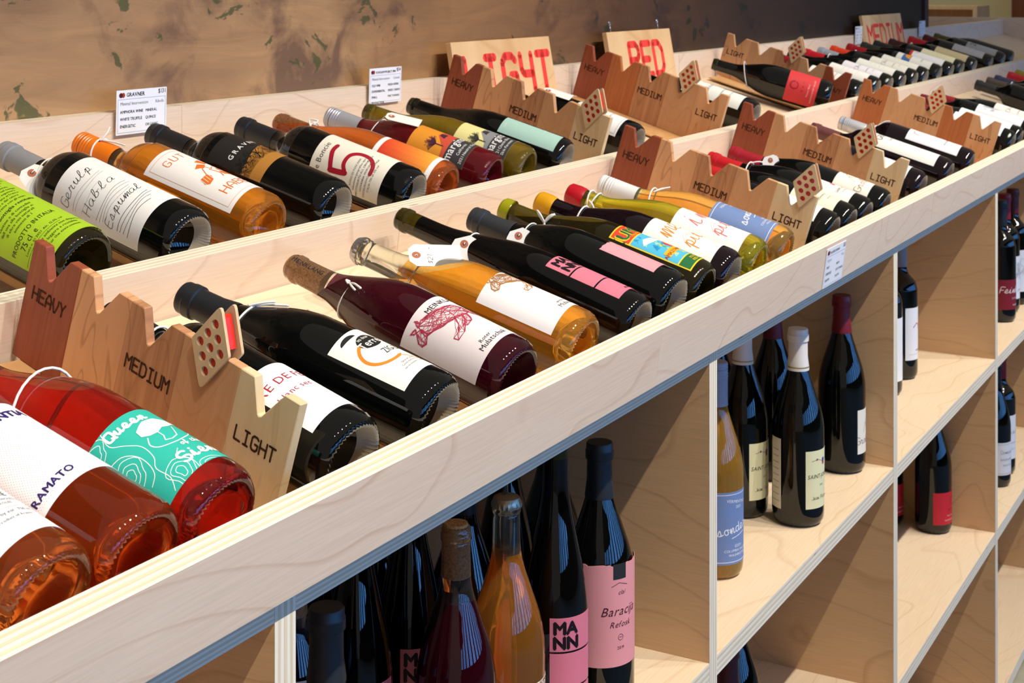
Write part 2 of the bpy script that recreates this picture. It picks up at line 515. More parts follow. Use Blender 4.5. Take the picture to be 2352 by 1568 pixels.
# single-stroke alphabet on a 4 x 6 cell
ST = {
 'A': [[(0,0),(0,3.6),(1.4,6),(2.6,6),(4,3.6),(4,0)],[(0,2.2),(4,2.2)]], 'B': [[(0,0),(0,6),(3,6),(3.6,5.2),(3.6,4),(3,3.2),(0,3.2)],[(3,3.2),(4,2.4),(4,.8),(3.2,0),(0,0)]],
 'C': [[(4,5),(3,6),(1,6),(0,5),(0,1),(1,0),(3,0),(4,1)]], 'D': [[(0,0),(0,6),(2.6,6),(4,4.6),(4,1.4),(2.6,0),(0,0)]],
 'E': [[(4,6),(0,6),(0,0),(4,0)],[(0,3),(3.2,3)]], 'F': [[(4,6),(0,6),(0,0)],[(0,3),(3,3)]], 'G': [[(4,5.2),(3,6),(1,6),(0,5),(0,1),(1,0),(3,0),(4,1),(4,2.8),(2.2,2.8)]],
 'H': [[(0,0),(0,6)],[(4,0),(4,6)],[(0,3),(4,3)]], 'I': [[(.6,6),(3.4,6)],[(2,6),(2,0)],[(.6,0),(3.4,0)]], 'J': [[(4,6),(4,1),(3,0),(1,0),(0,1)]], 'K': [[(0,0),(0,6)],[(4,6),(0,2.6)],[(1.4,3.6),(4,0)]],
 'L': [[(0,6),(0,0),(3.8,0)]], 'M': [[(0,0),(0,6),(2,3.4),(4,6),(4,0)]], 'N': [[(0,0),(0,6),(4,0),(4,6)]], 'O': [[(1,0),(3,0),(4,1),(4,5),(3,6),(1,6),(0,5),(0,1),(1,0)]],
 'P': [[(0,0),(0,6),(3,6),(4,5.2),(4,3.6),(3,2.8),(0,2.8)]], 'Q': [[(1,0),(3,0),(4,1),(4,5),(3,6),(1,6),(0,5),(0,1),(1,0)],[(2.6,1.4),(4.4,-.6)]], 'R': [[(0,0),(0,6),(3,6),(4,5.2),(4,3.8),(3,3),(0,3)],[(2.2,3),(4,0)]],
 'S': [[(4,5.2),(3,6),(1,6),(0,5),(0,4),(1,3.1),(3,2.9),(4,2),(4,1),(3,0),(1,0),(0,.8)]], 'T': [[(0,6),(4,6)],[(2,6),(2,0)]], 'U': [[(0,6),(0,1),(1,0),(3,0),(4,1),(4,6)]], 'V': [[(0,6),(0,3.4),(1.4,0),(2.4,0),(4,4),(4,6)]],
 'W': [[(0,6),(.6,0),(2,3),(3.4,0),(4,6)]], 'X': [[(0,0),(4,6)],[(0,6),(4,0)]], 'Y': [[(0,6),(2,3),(4,6)],[(2,3),(2,0)]], 'Z': [[(0,6),(4,6),(0,0),(4,0)]],
 '4': [[(.2,6),(.2,3.4),(.9,2.8),(3.6,2.8)],[(3.7,6),(3.7,0)]], '2': [[(0,5),(1,6),(3,6),(4,5),(4,3.8),(0,0),(4,0)]], '1': [[(1,5),(2,6),(2,0)]], '5': [[(4,6),(.6,6),(.3,3.6),(2.6,3.8),(4,2.4),(3.6,.6),(2,0),(.2,.4)]], '$': [[(4,5),(1,5.4),(.2,4),(3.6,2.4),(3,1),(0,1)],[(2,6.4),(2,0)]], '-': [[(0,3),(3,3)]], '.': [[(1.8,0),(2.1,.1)]], '3': [[(0,6),(4,6),(2,3.4),(4,2.2),(3.4,.3),(1,0),(0,.8)]],
 'a': [[(3.4,3.4),(2,3.8),(.6,3),(.3,1.2),(1.2,.1),(2.6,.6),(3.4,2.6),(3.4,.6),(4.4,.3)]], 'b': [[(0,.6),(1.6,4),(1.8,6),(1,6.2),(.5,4),(.4,.8),(1.4,0),(2.8,.7),(3,2.2),(2,3),(3.2,2.6),(4.4,2.8)]], 'c': [[(3,3.2),(1.8,3.8),(.6,2.6),(.6,1),(1.8,0),(4.2,.8)]], 'd': [[(3,3.2),(1.6,3.6),(.4,2.4),(.5,.6),(1.6,0),(3,1.4),(3.8,6),(3.2,1),(3.8,.1),(4.6,.5)]],
 'e': [[(0,.8),(2.4,1.8),(2.8,3.2),(1.7,3.8),(.7,2.6),(.8,.8),(2,0),(4.2,.8)]], 'f': [[(0,.5),(2,3),(2.8,5.6),(2,6.2),(1.5,4),(1.2,-1.6),(1.8,-1),(1.8,.6),(4,.9)]], 'g': [[(3.2,3.2),(1.8,3.8),(.5,2.6),(.8,.7),(2.2,.4),(3.3,3),(2.9,-.8),(1.6,-2),(.6,-1.2),(3,.4),(4.4,.8)]], 'h': [[(0,.5),(1.7,4.2),(1.9,6),(1.2,6),(.7,3.4),(.6,0),(1.6,2.8),(2.7,3.2),(3,1.6),(3.1,.3),(4.4,.6)]],
 'i': [[(.4,.6),(1.6,3.6),(1.5,.6),(2.2,0),(3.4,.6)],[(1.9,5.2),(2,5.3)]], 'j': [[(.4,.6),(2,3.6),(1.7,-1),(.8,-2),(0,-1.4),(2,.2),(3.4,.8)],[(2.3,5.2),(2.4,5.3)]], 'k': [[(0,.5),(1.7,4.2),(1.9,6),(1.2,6),(.7,3.4),(.6,0),(1.2,2.4),(2.8,3.4),(2.6,2),(1.2,2),(2.8,0),(4.2,.6)]], 'l': [[(0,.6),(2,3.6),(2.4,6),(1.6,6.2),(1.1,4),(1,.8),(2,0),(3.6,.7)]],
 'm': [[(0,.8),(.9,3.4),(.8,0),(2,3.3),(2.5,3),(2.3,0),(3.6,3.3),(4.2,2.8),(4,.4),(5.2,.6)]], 'n': [[(0,.8),(.9,3.4),(.9,0),(2.2,3.3),(3,3),(2.8,.6),(3.4,0),(4.4,.6)]], 'o': [[(2.4,3.6),(1,3.2),(.4,1.8),(1,.3),(2.4,.2),(3.2,1.6),(2.6,3.4),(4.2,3)]], 'p': [[(0,.8),(1.4,3.6),(1,-2.4),(1.2,1),(1.8,3.4),(3,3.4),(3.2,1.4),(2.2,.2),(1.2,.8),(3,.2),(4.4,.7)]],
 'q': [[(3,3.4),(1.6,3.6),(.5,2),(1,.3),(2.4,.6),(3,3.4),(2.8,-2.2)]], 'r': [[(0,.7),(1,3.8),(1.4,3.2),(2.8,3.4),(2.3,1),(3,.1),(4,.6)]], 's': [[(0,.6),(1.8,3.9),(2.4,1.6),(2,.2),(.6,.3),(2.4,.2),(4,.8)]], 't': [[(.4,.8),(1.8,5),(1.4,1),(2,0),(3.4,.7)],[(.4,3.8),(3,4)]], 'u': [[(.2,2),(.8,3.6),(.7,1),(1.6,0),(2.8,1.4),(3.1,3.6),(3,.6),(3.6,0),(4.4,.6)]],
 'v': [[(.2,2.6),(.9,3.6),(1.5,.2),(3.2,3.6),(4.4,3.2)]], 'w': [[(.2,2.6),(.8,3.6),(1,.2),(2.2,3),(2.8,.2),(4.2,3.6)]], 'y': [[(.2,2.2),(.9,3.6),(1,1),(2,.4),(3.2,3.6),(2.6,-1.4),(1.4,-2.2),(.8,-1.4),(3,.2),(4.4,.8)]], 'z': [[(.2,3.4),(3,3.6),(.6,.2),(3.6,.3)]],
 ' ': [],
}
def smooth_path(p, n=4):
    if len(p) < 3: return list(p)
    return spline(p, n)

class Art:
    """flat artwork, u across and v up, made of convex polygons with a colour and a layer"""
    def __init__(s, w, h):
        s.w, s.h, s.items = w, h, []
    def poly(s, pts, col, layer=1):
        if len(pts) > 3:
            try:
                tr = tessellate_polygon([[Vector((a, b, 0)) for a, b in pts]])
                for t in tr: s.items.append(([pts[i] for i in t], col, layer))
            except Exception: pass
        else: s.items.append((list(pts), col, layer))
        return s
    def rect(s, u0, v0, u1, v1, col, layer=1):
        s.items.append(([(u0, v0), (u1, v0), (u1, v1), (u0, v1)], col, layer)); return s
    def disc(s, u, v, r, col, layer=1, n=20, ry=None, a0=0, a1=2*pi):
        ry = ry or r
        pts = [(u + r*cos(a0+(a1-a0)*k/n), v + ry*sin(a0+(a1-a0)*k/n)) for k in range(n + (a1-a0 < 6.2))]
        for i in range(1, len(pts) - 1): s.items.append(([pts[0], pts[i], pts[i+1]], col, layer))
        return s
    def line(s, pts, w, col, layer=1, joins=True):
        for (a, b), (c, d) in zip(pts, pts[1:]):
            L = math.hypot(c-a, d-b)
            if L < 1e-7: continue
            nx, ny = -(d-b)/L*w/2, (c-a)/L*w/2
            s.items.append(([(a+nx, b+ny), (a-nx, b-ny), (c-nx, d-ny), (c+nx, d+ny)], col, layer))
        if joins:
            for a, b in pts:
                s.items.append(([(a + w/2*cos(k*pi/3), b + w/2*sin(k*pi/3)) for k in range(6)], col, layer))
        return s
    def frame(s, m, w, col, layer=1, u0=None, v0=None, u1=None, v1=None):
        u0 = -s.w/2 + m if u0 is None else u0; u1 = s.w/2 - m if u1 is None else u1
        v0 = m if v0 is None else v0; v1 = s.h - m if v1 is None else v1
        return s.line([(u0, v0), (u1, v0), (u1, v1), (u0, v1), (u0, v0)], w, col, layer)
    def text(s, t, u, v, size, col, layer=2, rot=0, shear=0.0, sx=1.0, align='c', gap=0.06, bold=0.0):
        x = 0; out = []
        for ch in t:
            if ch == ' ': x += 0.28; continue
            tris, w = glyph(ch)
            for tr in tris: out.append([(p[0] + x, p[1]) for p in tr])
            x += w + gap
        tot = x - gap
        o = {'c': -tot/2, 'l': 0, 'r': -tot}[align]
        ca, sa = cos(radians(rot)), sin(radians(rot))
        offs = [(0, 0)] if not bold else [(0, 0), (bold, 0), (-bold, 0), (0, bold), (0, -bold)]
        for tr in out:
            for ox, oy in offs:
                pts = []
                for px, py in tr:
                    X = (px + o + shear*py) * size * sx + ox*size; Y = py * size + oy*size
                    pts.append((u + X*ca - Y*sa, v + X*sa + Y*ca))
                s.items.append((pts, col, layer))
        return s
    def stroke(s, t, u, v, size, w, col, layer=2, rot=0, adv=5.4, shear=0.0, script=False, align='c', sx=1.0):
        """size = cap height"""
        k = size / 6.0
        tot = len(t) * adv - (adv - 4)
        o = {'c': -tot/2, 'l': 0, 'r': -tot}[align]
        ca, sa = cos(radians(rot)), sin(radians(rot))
        for i, ch in enumerate(t):
            for path in ST.get(ch, []):
                P = smooth_path(path) if script else path
                q = []
                for px, py in P:
                    X = (px + i*adv + o + shear*py) * k * sx; Y = py * k
                    q.append((u + X*ca - Y*sa, v + X*sa + Y*ca))
                s.line(q, w, col, layer)
        return s
    def lines(s, rows, u0, u1, v1, dv, size, col, rot=0):
        """small print"""
        for i, t in enumerate(rows): s.text(t, (u0+u1)/2, v1 - i*dv, size, col, 2)
        return s

def clip_half(poly, axis, val, keep_gt):
    out = []
    for i in range(len(poly)):
        a, b = poly[i], poly[(i+1) % len(poly)]
        ia = (a[axis] >= val) == keep_gt or a[axis] == val
        ib = (b[axis] >= val) == keep_gt or b[axis] == val
        if ia: out.append(a)
        if ia != ib:
            d = b[axis] - a[axis]
            if abs(d) < 1e-12: continue
            t = (val - a[axis]) / d
            out.append((a[0] + (b[0]-a[0])*t, a[1] + (b[1]-a[1])*t))
    return out

def print_mesh(art, fn, parent, name='print', step=None, bounds=True, lay0=0.00018, dlay=0.00012, inset=0.0):
    mats = []; idx = {}; mb = MB()
    for pts, col, layer in art.items:
        if col not in idx:
            idx[col] = len(mats); mats.append(plain('ink_' + col, col, 0.5, spec=0.3))
        P = pts
        if bounds:
            for ax, val, gt in ((0, -art.w/2 + inset, True), (0, art.w/2 - inset, False), (1, inset, True), (1, art.h - inset, False)):
                if len(P) < 3: break
                if (min(p[ax] for p in P) < val) if gt else (max(p[ax] for p in P) > val):
                    P = clip_half(P, ax, val, gt)
        if len(P) < 3: continue
        u0 = min(p[0] for p in P); u1 = max(p[0] for p in P)
        parts = [P]
        if step and u1 - u0 > step * 1.3:
            k0 = math.ceil(u0 / step); k1 = math.floor(u1 / step); rest = P; parts = []
            for k in range(k0, k1 + 1):
                c = k * step
                A_ = clip_half(rest, 0, c, False); rest = clip_half(rest, 0, c, True)
                if len(A_) >= 3: parts.append(A_)
                if len(rest) < 3: break
            if len(rest) >= 3: parts.append(rest)
        for q in parts:
            mb.add([fn(a, b, lay0 + dlay*layer) for a, b in q], [tuple(range(len(q)))], idx[col])
    if not mb.f: return None
    return mb.obj(name, mats, parent, recalc=False)

def put_label(parent, R, phi0, phi1, z0, z1, paper, art=None, name='label', rough=0.55, top=None):
    """paper label wrapped round the body; phi 0 faces local -Y, positive to local +X"""
    pc = radians((phi0 + phi1) / 2); W_ = R * radians(phi1 - phi0); H_ = z1 - z0
    def fn(u, v, d):
        a = pc + u / R
        return ((R + d) * sin(a), -(R + d) * cos(a), z0 + v)
    n = max(6, int(abs(phi1 - phi0) / 5))
    mb = MB(); e = 0.00025
    us = [-W_/2 + W_*i/n for i in range(n + 1)]
    tops = [H_ if top is None else H_ - top(i / n) for i in range(n + 1)]
    vs = [fn(u, 0, e) for u in us] + [fn(u, t, e) for u, t in zip(us, tops)] + [fn(u, 0, -0.0002) for u in us] + [fn(u, t, -0.0002) for u, t in zip(us, tops)]
    N = n + 1; fs = []
    for i in range(n):
        fs += [(i, i+1, N+i+1, N+i), (2*N+i, 3*N+i, 3*N+i+1, 2*N+i+1), (i, 2*N+i, 2*N+i+1, i+1), (N+i, N+i+1, 3*N+i+1, 3*N+i)]
    fs += [(0, N, 3*N, 2*N), (n, 2*N+n, 3*N+n, N+n)]
    mb.add(vs, fs)
    pm = plain('paper_' + paper, paper, rough, spec=0.3)
    o = mb.obj(name, pm, parent, smooth=True, sharp=40)
    if art is not None:
        print_mesh(art, fn, o, 'print', step=0.004, lay0=e)
    return o, fn

def lay_matrix(row, X, yaw, dy=0.0, dz=0.0):
    Y, Z = (0.715, -0.3925) if row == 'F' else (1.108, -0.2868)
    y = radians(yaw)
    zz = Vector((-sin(y), cos(y)*cos(TAU), cos(y)*sin(TAU)))
    nn = Vector((0, -sin(TAU), cos(TAU))); nn = (nn - zz*nn.dot(zz)).normalized()
    yy = -nn; xx = yy.cross(zz)
    return xx, yy, zz, Vector((X, Y + dy, CZ + Z + dz))

def mat4(xx, yy, zz, o):
    return Matrix(((xx[0], yy[0], zz[0], o[0]), (xx[1], yy[1], zz[1], o[1]), (xx[2], yy[2], zz[2], o[2]), (0, 0, 0, 1)))

class Bottle:
    def __init__(s, M, kind, R, H, gl, cl, label, group, n=64, name='wine_bottle'):
        s.M, s.R, s.H = M, R, H
        s.root = empty(name, label, 'bottle', group, M)
        me, s.pr = bottle_mesh(kind, R, H, G[gl], n)
        s.glass = link(bpy.data.objects.new('glass', me), s.root)
        if cl: s.cl = closure(cl[0], cl[1], H, s.pr, s.root)
    def lab(s, *a, **k):
        return put_label(s.root, s.R, *a, **k)

def F(X, yaw, kind, R, H, gl, cl, label, row='F', group=None, n=64, drop=0.0):
    xx, yy, zz, o = lay_matrix(row, X, yaw)
    # thinner bottles lie a little lower, fatter ones a little higher than the 41 mm ones
    nn = -yy
    o = o + nn * (R - 0.041 - drop)
    if group is None: group = 'bottles lying in the front tray' if row == 'F' else 'bottles lying in the back tray'
    return Bottle(mat4(xx, yy, zz, o), kind, R, H, gl, cl, label, group, n)

def S(X, Y, Zs, kind, R, H, gl, cl, label, turn=0, group=None, n=48):
    M = Matrix.Translation((X, Y, CZ + Zs + .0012)) @ Matrix.Rotation(radians(turn), 4, 'Z')
    return Bottle(M, kind, R, H, gl, cl, label, group or 'bottles standing on the shelves', n)
# ================================================================== the setting
def structure(o):
    o['kind'] = 'structure'; return o

def mural_mat():
    m, N, L, B = nt('earth_mural')
    co = N.new('ShaderNodeTexCoord').outputs['Object']
    big = noise(N, L, mapping(N, L, co, (1.6, 1, 2.4)), 1.0, 4, 0.55, 0.6)
    r = ramp(N, [(0.30, lin('8a6848')), (0.44, lin('a8825a')), (0.60, lin('b48d60')), (0.74, lin('94724f'))]); L.new(big.outputs[0], r.inputs[0])
    sw = noise(N, L, mapping(N, L, co, (3, 1, 16), rot=(0, 0.25, 0)), 1.6, 5, 0.65, 1.2)
    rs = ramp(N, [(0.3, (0.82, 0.80, 0.78, 1)), (0.7, (1.12, 1.10, 1.06, 1))]); L.new(sw.outputs[0], rs.inputs[0])
    c = mix(N, L, 1.0, r.outputs[0], rs.outputs[0], 'MULTIPLY')
    # plum brown clumps
    pl = noise(N, L, mapping(N, L, co, (7, 1, 9)), 1.0, 5, 0.6, 0.8)
    msk = noise(N, L, mapping(N, L, co, (1.5, 1, 2.0), loc=(4.1, 0, 2)), 1.0, 2)
    ad = N.new('ShaderNodeMath'); ad.operation = 'ADD'; L.new(pl.outputs[0], ad.inputs[0]); L.new(msk.outputs[0], ad.inputs[1])
    pr = ramp(N, [(0.54, (0, 0, 0, 1)), (0.62, (0.8, 0.8, 0.8, 1))]);
    hf = N.new('ShaderNodeMath'); hf.operation = 'MULTIPLY'; hf.inputs[1].default_value = 0.5; L.new(ad.outputs[0], hf.inputs[0]); L.new(hf.outputs[0], pr.inputs[0])
    c = mix(N, L, pr.outputs[0], c, lin('634636'))
    # pinkish highlights
    pk = noise(N, L, mapping(N, L, co, (9, 1, 11), loc=(9, 0, 3)), 1.0, 4, 0.6, 0.5)
    pkr = ramp(N, [(0.60, (0, 0, 0, 1)), (0.72, (0.6, 0.6, 0.6, 1))]); L.new(pk.outputs[0], pkr.inputs[0])
    c = mix(N, L, pkr.outputs[0], c, lin('b07c58'))
    # green dabs
    gn = noise(N, L, mapping(N, L, co, (13, 1, 17), loc=(2, 0, 7)), 1.0, 4, 0.6, 0.4)
    gr = ramp(N, [(0.625, (0, 0, 0, 1)), (0.65, (0.85, 0.85, 0.85, 1))]); L.new(gn.outputs[0], gr.inputs[0])
    c = mix(N, L, gr.outputs[0], c, lin('474e22'))
    # dark left corner of the painting; rightwards, darker paint plus fading lamplight coloured in
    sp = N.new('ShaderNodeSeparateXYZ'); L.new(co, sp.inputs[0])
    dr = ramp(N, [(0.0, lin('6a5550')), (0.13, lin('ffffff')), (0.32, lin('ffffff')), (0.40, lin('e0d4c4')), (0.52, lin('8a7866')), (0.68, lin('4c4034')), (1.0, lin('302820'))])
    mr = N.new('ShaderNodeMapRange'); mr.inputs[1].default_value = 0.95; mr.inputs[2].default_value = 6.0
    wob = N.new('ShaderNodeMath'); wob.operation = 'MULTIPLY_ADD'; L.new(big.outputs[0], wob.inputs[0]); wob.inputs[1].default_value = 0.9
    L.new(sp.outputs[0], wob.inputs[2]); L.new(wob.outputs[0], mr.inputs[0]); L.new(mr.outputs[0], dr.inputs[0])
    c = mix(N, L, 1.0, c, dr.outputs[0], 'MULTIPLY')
    L.new(c, B.inputs['Base Color']); B.inputs['Roughness'].default_value = 0.55
    bp = N.new('ShaderNodeBump'); bp.inputs['Strength'].default_value = 0.25; bp.inputs['Distance'].default_value = 0.004
    L.new(sw.outputs[0], bp.inputs['Height']); L.new(bp.outputs[0], B.inputs['Normal'])
    return m

mb = MB(); mb.box(-3.0, 6.04, 1.485, 1.62, 0, 3.6)
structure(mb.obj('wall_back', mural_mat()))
mb = MB(); mb.box(6.04, 6.10, 1.475, 1.63, 0, 3.6)
structure(mb.obj('trim_1', plain('plum_trim', '3c2a2c', 0.6)))
m, N, L, B = nt('concrete_floor')
nn = noise(N, L, N.new('ShaderNodeTexCoord').outputs['Object'], 9, 5, 0.6)
r = ramp(N, [(0.35, lin('8f8a76')), (0.65, lin('a8a48e'))]); L.new(nn.outputs[0], r.inputs[0]); L.new(r.outputs[0], B.inputs['Base Color'])
B.inputs['Roughness'].default_value = 0.5
mb = MB(); mb.box(-4, 12.2, -4.6, 8, -0.1, 0)
structure(mb.obj('floor', m))
mb = MB(); mb.box(12.0, 12.2, -4.6, 8, 0, 3.6)
structure(mb.obj('wall_right', plain('ochre_wall_paint', 'cdc08e', 0.8)))
mb = MB(); mb.box(11.85, 11.99, -1.0, 2.24, 0, 2.4)
structure(mb.obj('door_1', wood('brown_door_wood', lin('7a4522'), lin('66371a'), lin('4e2812'), 20, 0.3)))

# shopfront with daylight behind it (behind the camera; it gives the blue reflections)
sky = bpy.data.materials.new('daylight_pane'); sky.use_nodes = True
em = sky.node_tree.nodes.new('ShaderNodeEmission'); em.inputs[0].default_value = (0.13, 0.40, 1.0, 1); em.inputs[1].default_value = 15.0
sky.node_tree.links.new(em.outputs[0], sky.node_tree.nodes['Material Output'].inputs[0])
DARK = plain('dark_window_frame', '1a1c1e', 0.5)
wf = MB()
wf.box(-4, 12, -4.6, -4.45, 0, 0.55); wf.box(-4, 12, -4.6, -4.45, 2.75, 3.6)
structure(wf.obj('wall_front', plain('front_wall_paint', '4a4844', 0.8)))
x = -3.6; k = 0
while x < 9.5:
    w1 = structure(empty('window_%d' % (k + 1)))
    w1.location = (x, -4.5, 0.55)
    mb = MB(); [mb.box(q, q + .075, -0.02, 0.0, 0.45, 1.95) for q in (.10, .30, .50, .70)]; mb.obj('pane', sky, w1)
    mb = MB(); mb.box(0, 0.10, -0.05, 0.05, 0, 2.2); mb.box(0.90, 1.15, -0.05, 0.05, 0, 2.2); mb.box(0.10, 0.90, -0.05, 0.05, 0, 0.30); mb.box(0.10, 0.90, -0.05, 0.05, 1.95, 2.2)
    mb.box(0.10, 0.90, -0.04, -0.021, 0.30, 1.95); [mb.box(q, q + .125, -0.02, 0.04, 0.30, 1.95) for q in (.175, .375, .575, .775)]
    mb.obj('window_frame', DARK, w1)
    x += 1.15; k += 1

# ================================================================== shelf cabinet under the trays
cab = empty('shelf_cabinet', 'long birch plywood shelf cabinet with open bays under the bottle trays', 'cabinet', None, Matrix.Translation((0, 0.70, CZ - 1.669)))
def cabbox(name, x0, x1, y0, y1, z0, z1, thick, face):
    M = Matrix.Translation((0, -0.70, 1.669))
    return uvbox(name, x0, x1, y0, y1, z0, z1, thick, [face, EDGE], cab, M)
YF0, YB0 = 0.7009, 1.09
T = 0.0255
XS = [0.896 + 0.875 * k for k in range(-1, 8)]
for i, x in enumerate(XS):
    # at the first panel in view two boards meet, so its edge shows more plies
    cabbox('upright_panel', x, x + T, YF0, YB0, -1.643, -0.4775, 0, PLYV)
    cabbox('panel_top', x, x + T, YF0, 0.7152, -0.4775, -0.4645, 0, PLYV)
for i, x in enumerate(XS[:-1]):
    x0, x1 = x + T, XS[i+1]
    cabbox('shelf', x0, x1, YF0 + 0.0004, YB0, -0.8785, -0.853, 2, PLYS)
    cabbox('shelf', x0, x1, YF0 + 0.0004, YB0, -1.2725, -1.247, 2, PLYS)
    cabbox('bottom_board', x0, x1, YF0 + 0.0004, YB0, -1.669, -1.643, 2, PLYS)
    cabbox('top_board', x0, x1, YF0 + 0.0004, 0.7152, -0.4775, -0.4645, 2, PLYS)
    cabbox('bay_ceiling', x0 - T/2, x1 + T/2, 0.7156, YB0, -0.4772, -0.4738, 2, PLYS)
cabbox('back_board', XS[0], XS[-1] + T, YB0, YB0 + 0.015, -1.669, -0.4775, 1, PLYV)

# ================================================================== the two sloping trays
tray = empty('display_tray', 'long sloping birch plywood tray in two rows holding the lying bottles', 'display tray', None, Matrix.Translation((0, 0.70, CZ - 0.46)))
def traybox(name, x0, x1, y0, y1, z0, z1, thick, face, M):
    return uvbox(name, x0, x1, y0, y1, z0, z1, thick, [face, EDGE], tray, Matrix.Translation((0, -0.70, 0.46)) @ M)
LEAN = radians(7.8)
def at(y, z, ang):
    return Matrix.Translation((0, y, z)) @ Matrix.Rotation(ang, 4, 'X')
XE = 7.5
def rail(name, seams, y, z, lean, h, t=T, low=0.0):
    for a, b in zip(seams, seams[1:]):
        dy = random.uniform(-0.0004, 0.0006)
        traybox(name, a + 0.0003, b - 0.0003, dy, t + dy, -low, h + random.uniform(-0.0004, 0.0004), 1, PLY, at(y, z, lean))
rail('front_rail', [-0.6, 0.291, 1.576, 2.861, 4.146, 5.43, 6.7, XE], 0.690, -0.458, LEAN, 0.0672)
rail('middle_rail', [-0.6, 0.358, 1.643, 2.928, 4.213, 5.50, 6.78, XE], 1.0850, -0.349, LEAN, 0.0567, low=0.009)
rail('back_rail', [-0.6, 0.362, 1.647, 2.932, 3.473, 5.5, XE], 1.455, -0.245, 0.0, 0.0715)
FA = atan2(0.2985, 1)
# floors of the trays
traybox('tray_floor', -0.6, XE, 0, 0.382, -0.012, 0, 2, PLYS, at(0.7170, -0.4610, FA))
traybox('tray_floor', -0.6, XE, 0, 0.356, -0.012, 0, 2, PLYS, at(1.1125, -0.3462, FA))
traybox('end_board', XE, XE + T, 0.70, 2.6, -0.46, -0.163, 0, PLY, Matrix.Identity(4))
traybox('back_board', -0.6, XE, 1.4822, 1.4845, -0.44, -0.1735, 1, PLYS, Matrix.Identity(4))

# ================================================================== body dividers with notches
TD = radians(16.9)
def outline(t0, t1):
    """top edge of the divider between two distances from its rear end"""
    P = [(0.0, 0.0)]
    for k in range(6):
        a = -0.016 + 0.068 * k
        P += [(max(a, 0.0), 0.0), (min(a + 0.033, 0.341), 0.0)]
        if k < 5: P += [(a + 0.0445, -0.0275), (a + 0.0465, -0.0290), (a + 0.0490, -0.0278)]
    Q = []
    for p in P:
        if not Q or abs(p[0] - Q[-1][0]) > 1e-6: Q.append(p)
    out = []
    def yat(t):
        for (a, b), (c, d) in zip(Q, Q[1:]):
            if a <= t <= c: return b + (d - b) * (t - a) / (c - a)
        return 0
    out.append((t0, yat(t0)))
    out += [p for p in Q if t0 + 1e-5 < p[0] < t1 - 1e-5]
    out.append((t1, yat(t1)))
    return out

def divider(row, X, slope, label, mats, words, foot=0.085):
    """slope = sideways drift per metre towards the front"""
    oy, oz = (1.050, -0.2342) if row == 'F' else (1.418, -0.128)
    M = Matrix.Translation((X, oy, CZ + oz)) @ Matrix.Rotation(math.atan(slope), 4, 'Z') @ Matrix.Rotation(TD, 4, 'X')
    base = Matrix.Translation((0, 0, 0))
    root = empty('tray_divider', label, 'divider', 'notched wooden dividers that grade bottles from heavy to light', M)
    th = 0.0095
    cuts = [0, 0.068, 0.137, 0.205, 0.273, 0.341]
    for i in range(5):
        top = outline(cuts[i], cuts[i+1])
        pts = [(t, z) for t, z in top] + [(cuts[i+1], -0.1135), (cuts[i], -0.1135)]
        mb = MB(); mb.prism(pts, [], lambda t, z, d: (d, -t, z), 0.0, th)
        o = mb.obj('wood_segment', mats[i], root)
        bv = o.modifiers.new('b', 'BEVEL'); bv.width = 0.0007; bv.segments = 1; bv.limit_method = 'ANGLE'; bv.angle_limit = radians(50)
    mb = MB(); mb.box(-foot, th + 0.001, -0.334, -0.012, -0.1160, -0.1137); mb.obj('foot_slab', W_FOOT, root)
    for wd, tc, zc in words:
        a = Art(1, 1); a.stroke(wd, 0, 0, 0.0118, 0.0020, 'burn', 1, adv=5.45, sx=0.90)
        mb = MB()
        for pts, c, l in a.items:
            mb.add([(-0.0003, -(tc + u), zc + v) for u, v in pts], [tuple(range(len(pts)))])
        mb.obj('lettering', BURN, root, recalc=False)
    return M

HL = [('HEAVY', 0.035, -0.052), ('MEDIUM', 0.172, -0.058), ('LIGHT', 0.305, -0.058)]
LH = [('LIGHT', 0.035, -0.052), ('MEDIUM', 0.172, -0.058), ('HEAVY', 0.305, -0.058)]
m1 = [W_MAHOG, W_CHERRY, W_WALNUT, W_ALDER, W_MAPLE]
m2 = [W_MAHOG, W_TEAK, W_WALNUT, W_ALDER, W_CHERRY]
m3 = [W_TEAK, W_ALDER, W_ALDER, W_TEAK, W_CHERRY]
DM = {}
DM['A'] = divider('F', 0.990, -0.094, 'notched divider nearest the camera, beside the red bottle with a turquoise label', m1, HL)
DM['C'] = divider('F', 2.274, 0.030, 'notched divider in the front tray beside the bottle with the blue label', m1, HL)
DM['E'] = divider('F', 2.836, 0.020, 'notched divider in the front tray behind the dark red capsule bottle', [W_MAHOG, W_ALDER, W_WALNUT, W_ALDER, W_MAPLE], HL)
DM['G'] = divider('F', 3.685, 0.090, 'orange notched divider farthest along the front tray, beside the silver screw cap bottle', m3, HL)
DM['B'] = divider('R', 2.332, -0.070, 'notched divider in the back tray in front of the LIGHT sign', [W_MAHOG, W_CHERRY, W_WALNUT, W_ALDER, W_MAPLE], HL)
DM['D'] = divider('R', 2.874, -0.030, 'notched divider in the back tray in front of the RED sign', m2, HL)
DM['P'] = divider('R', 3.712, 0.030, 'reversed divider with LIGHT at its rear end, behind the red label bottle', [W_CHERRY, W_ALDER, W_WALNUT, W_ALDER, W_MAHOG], LH)

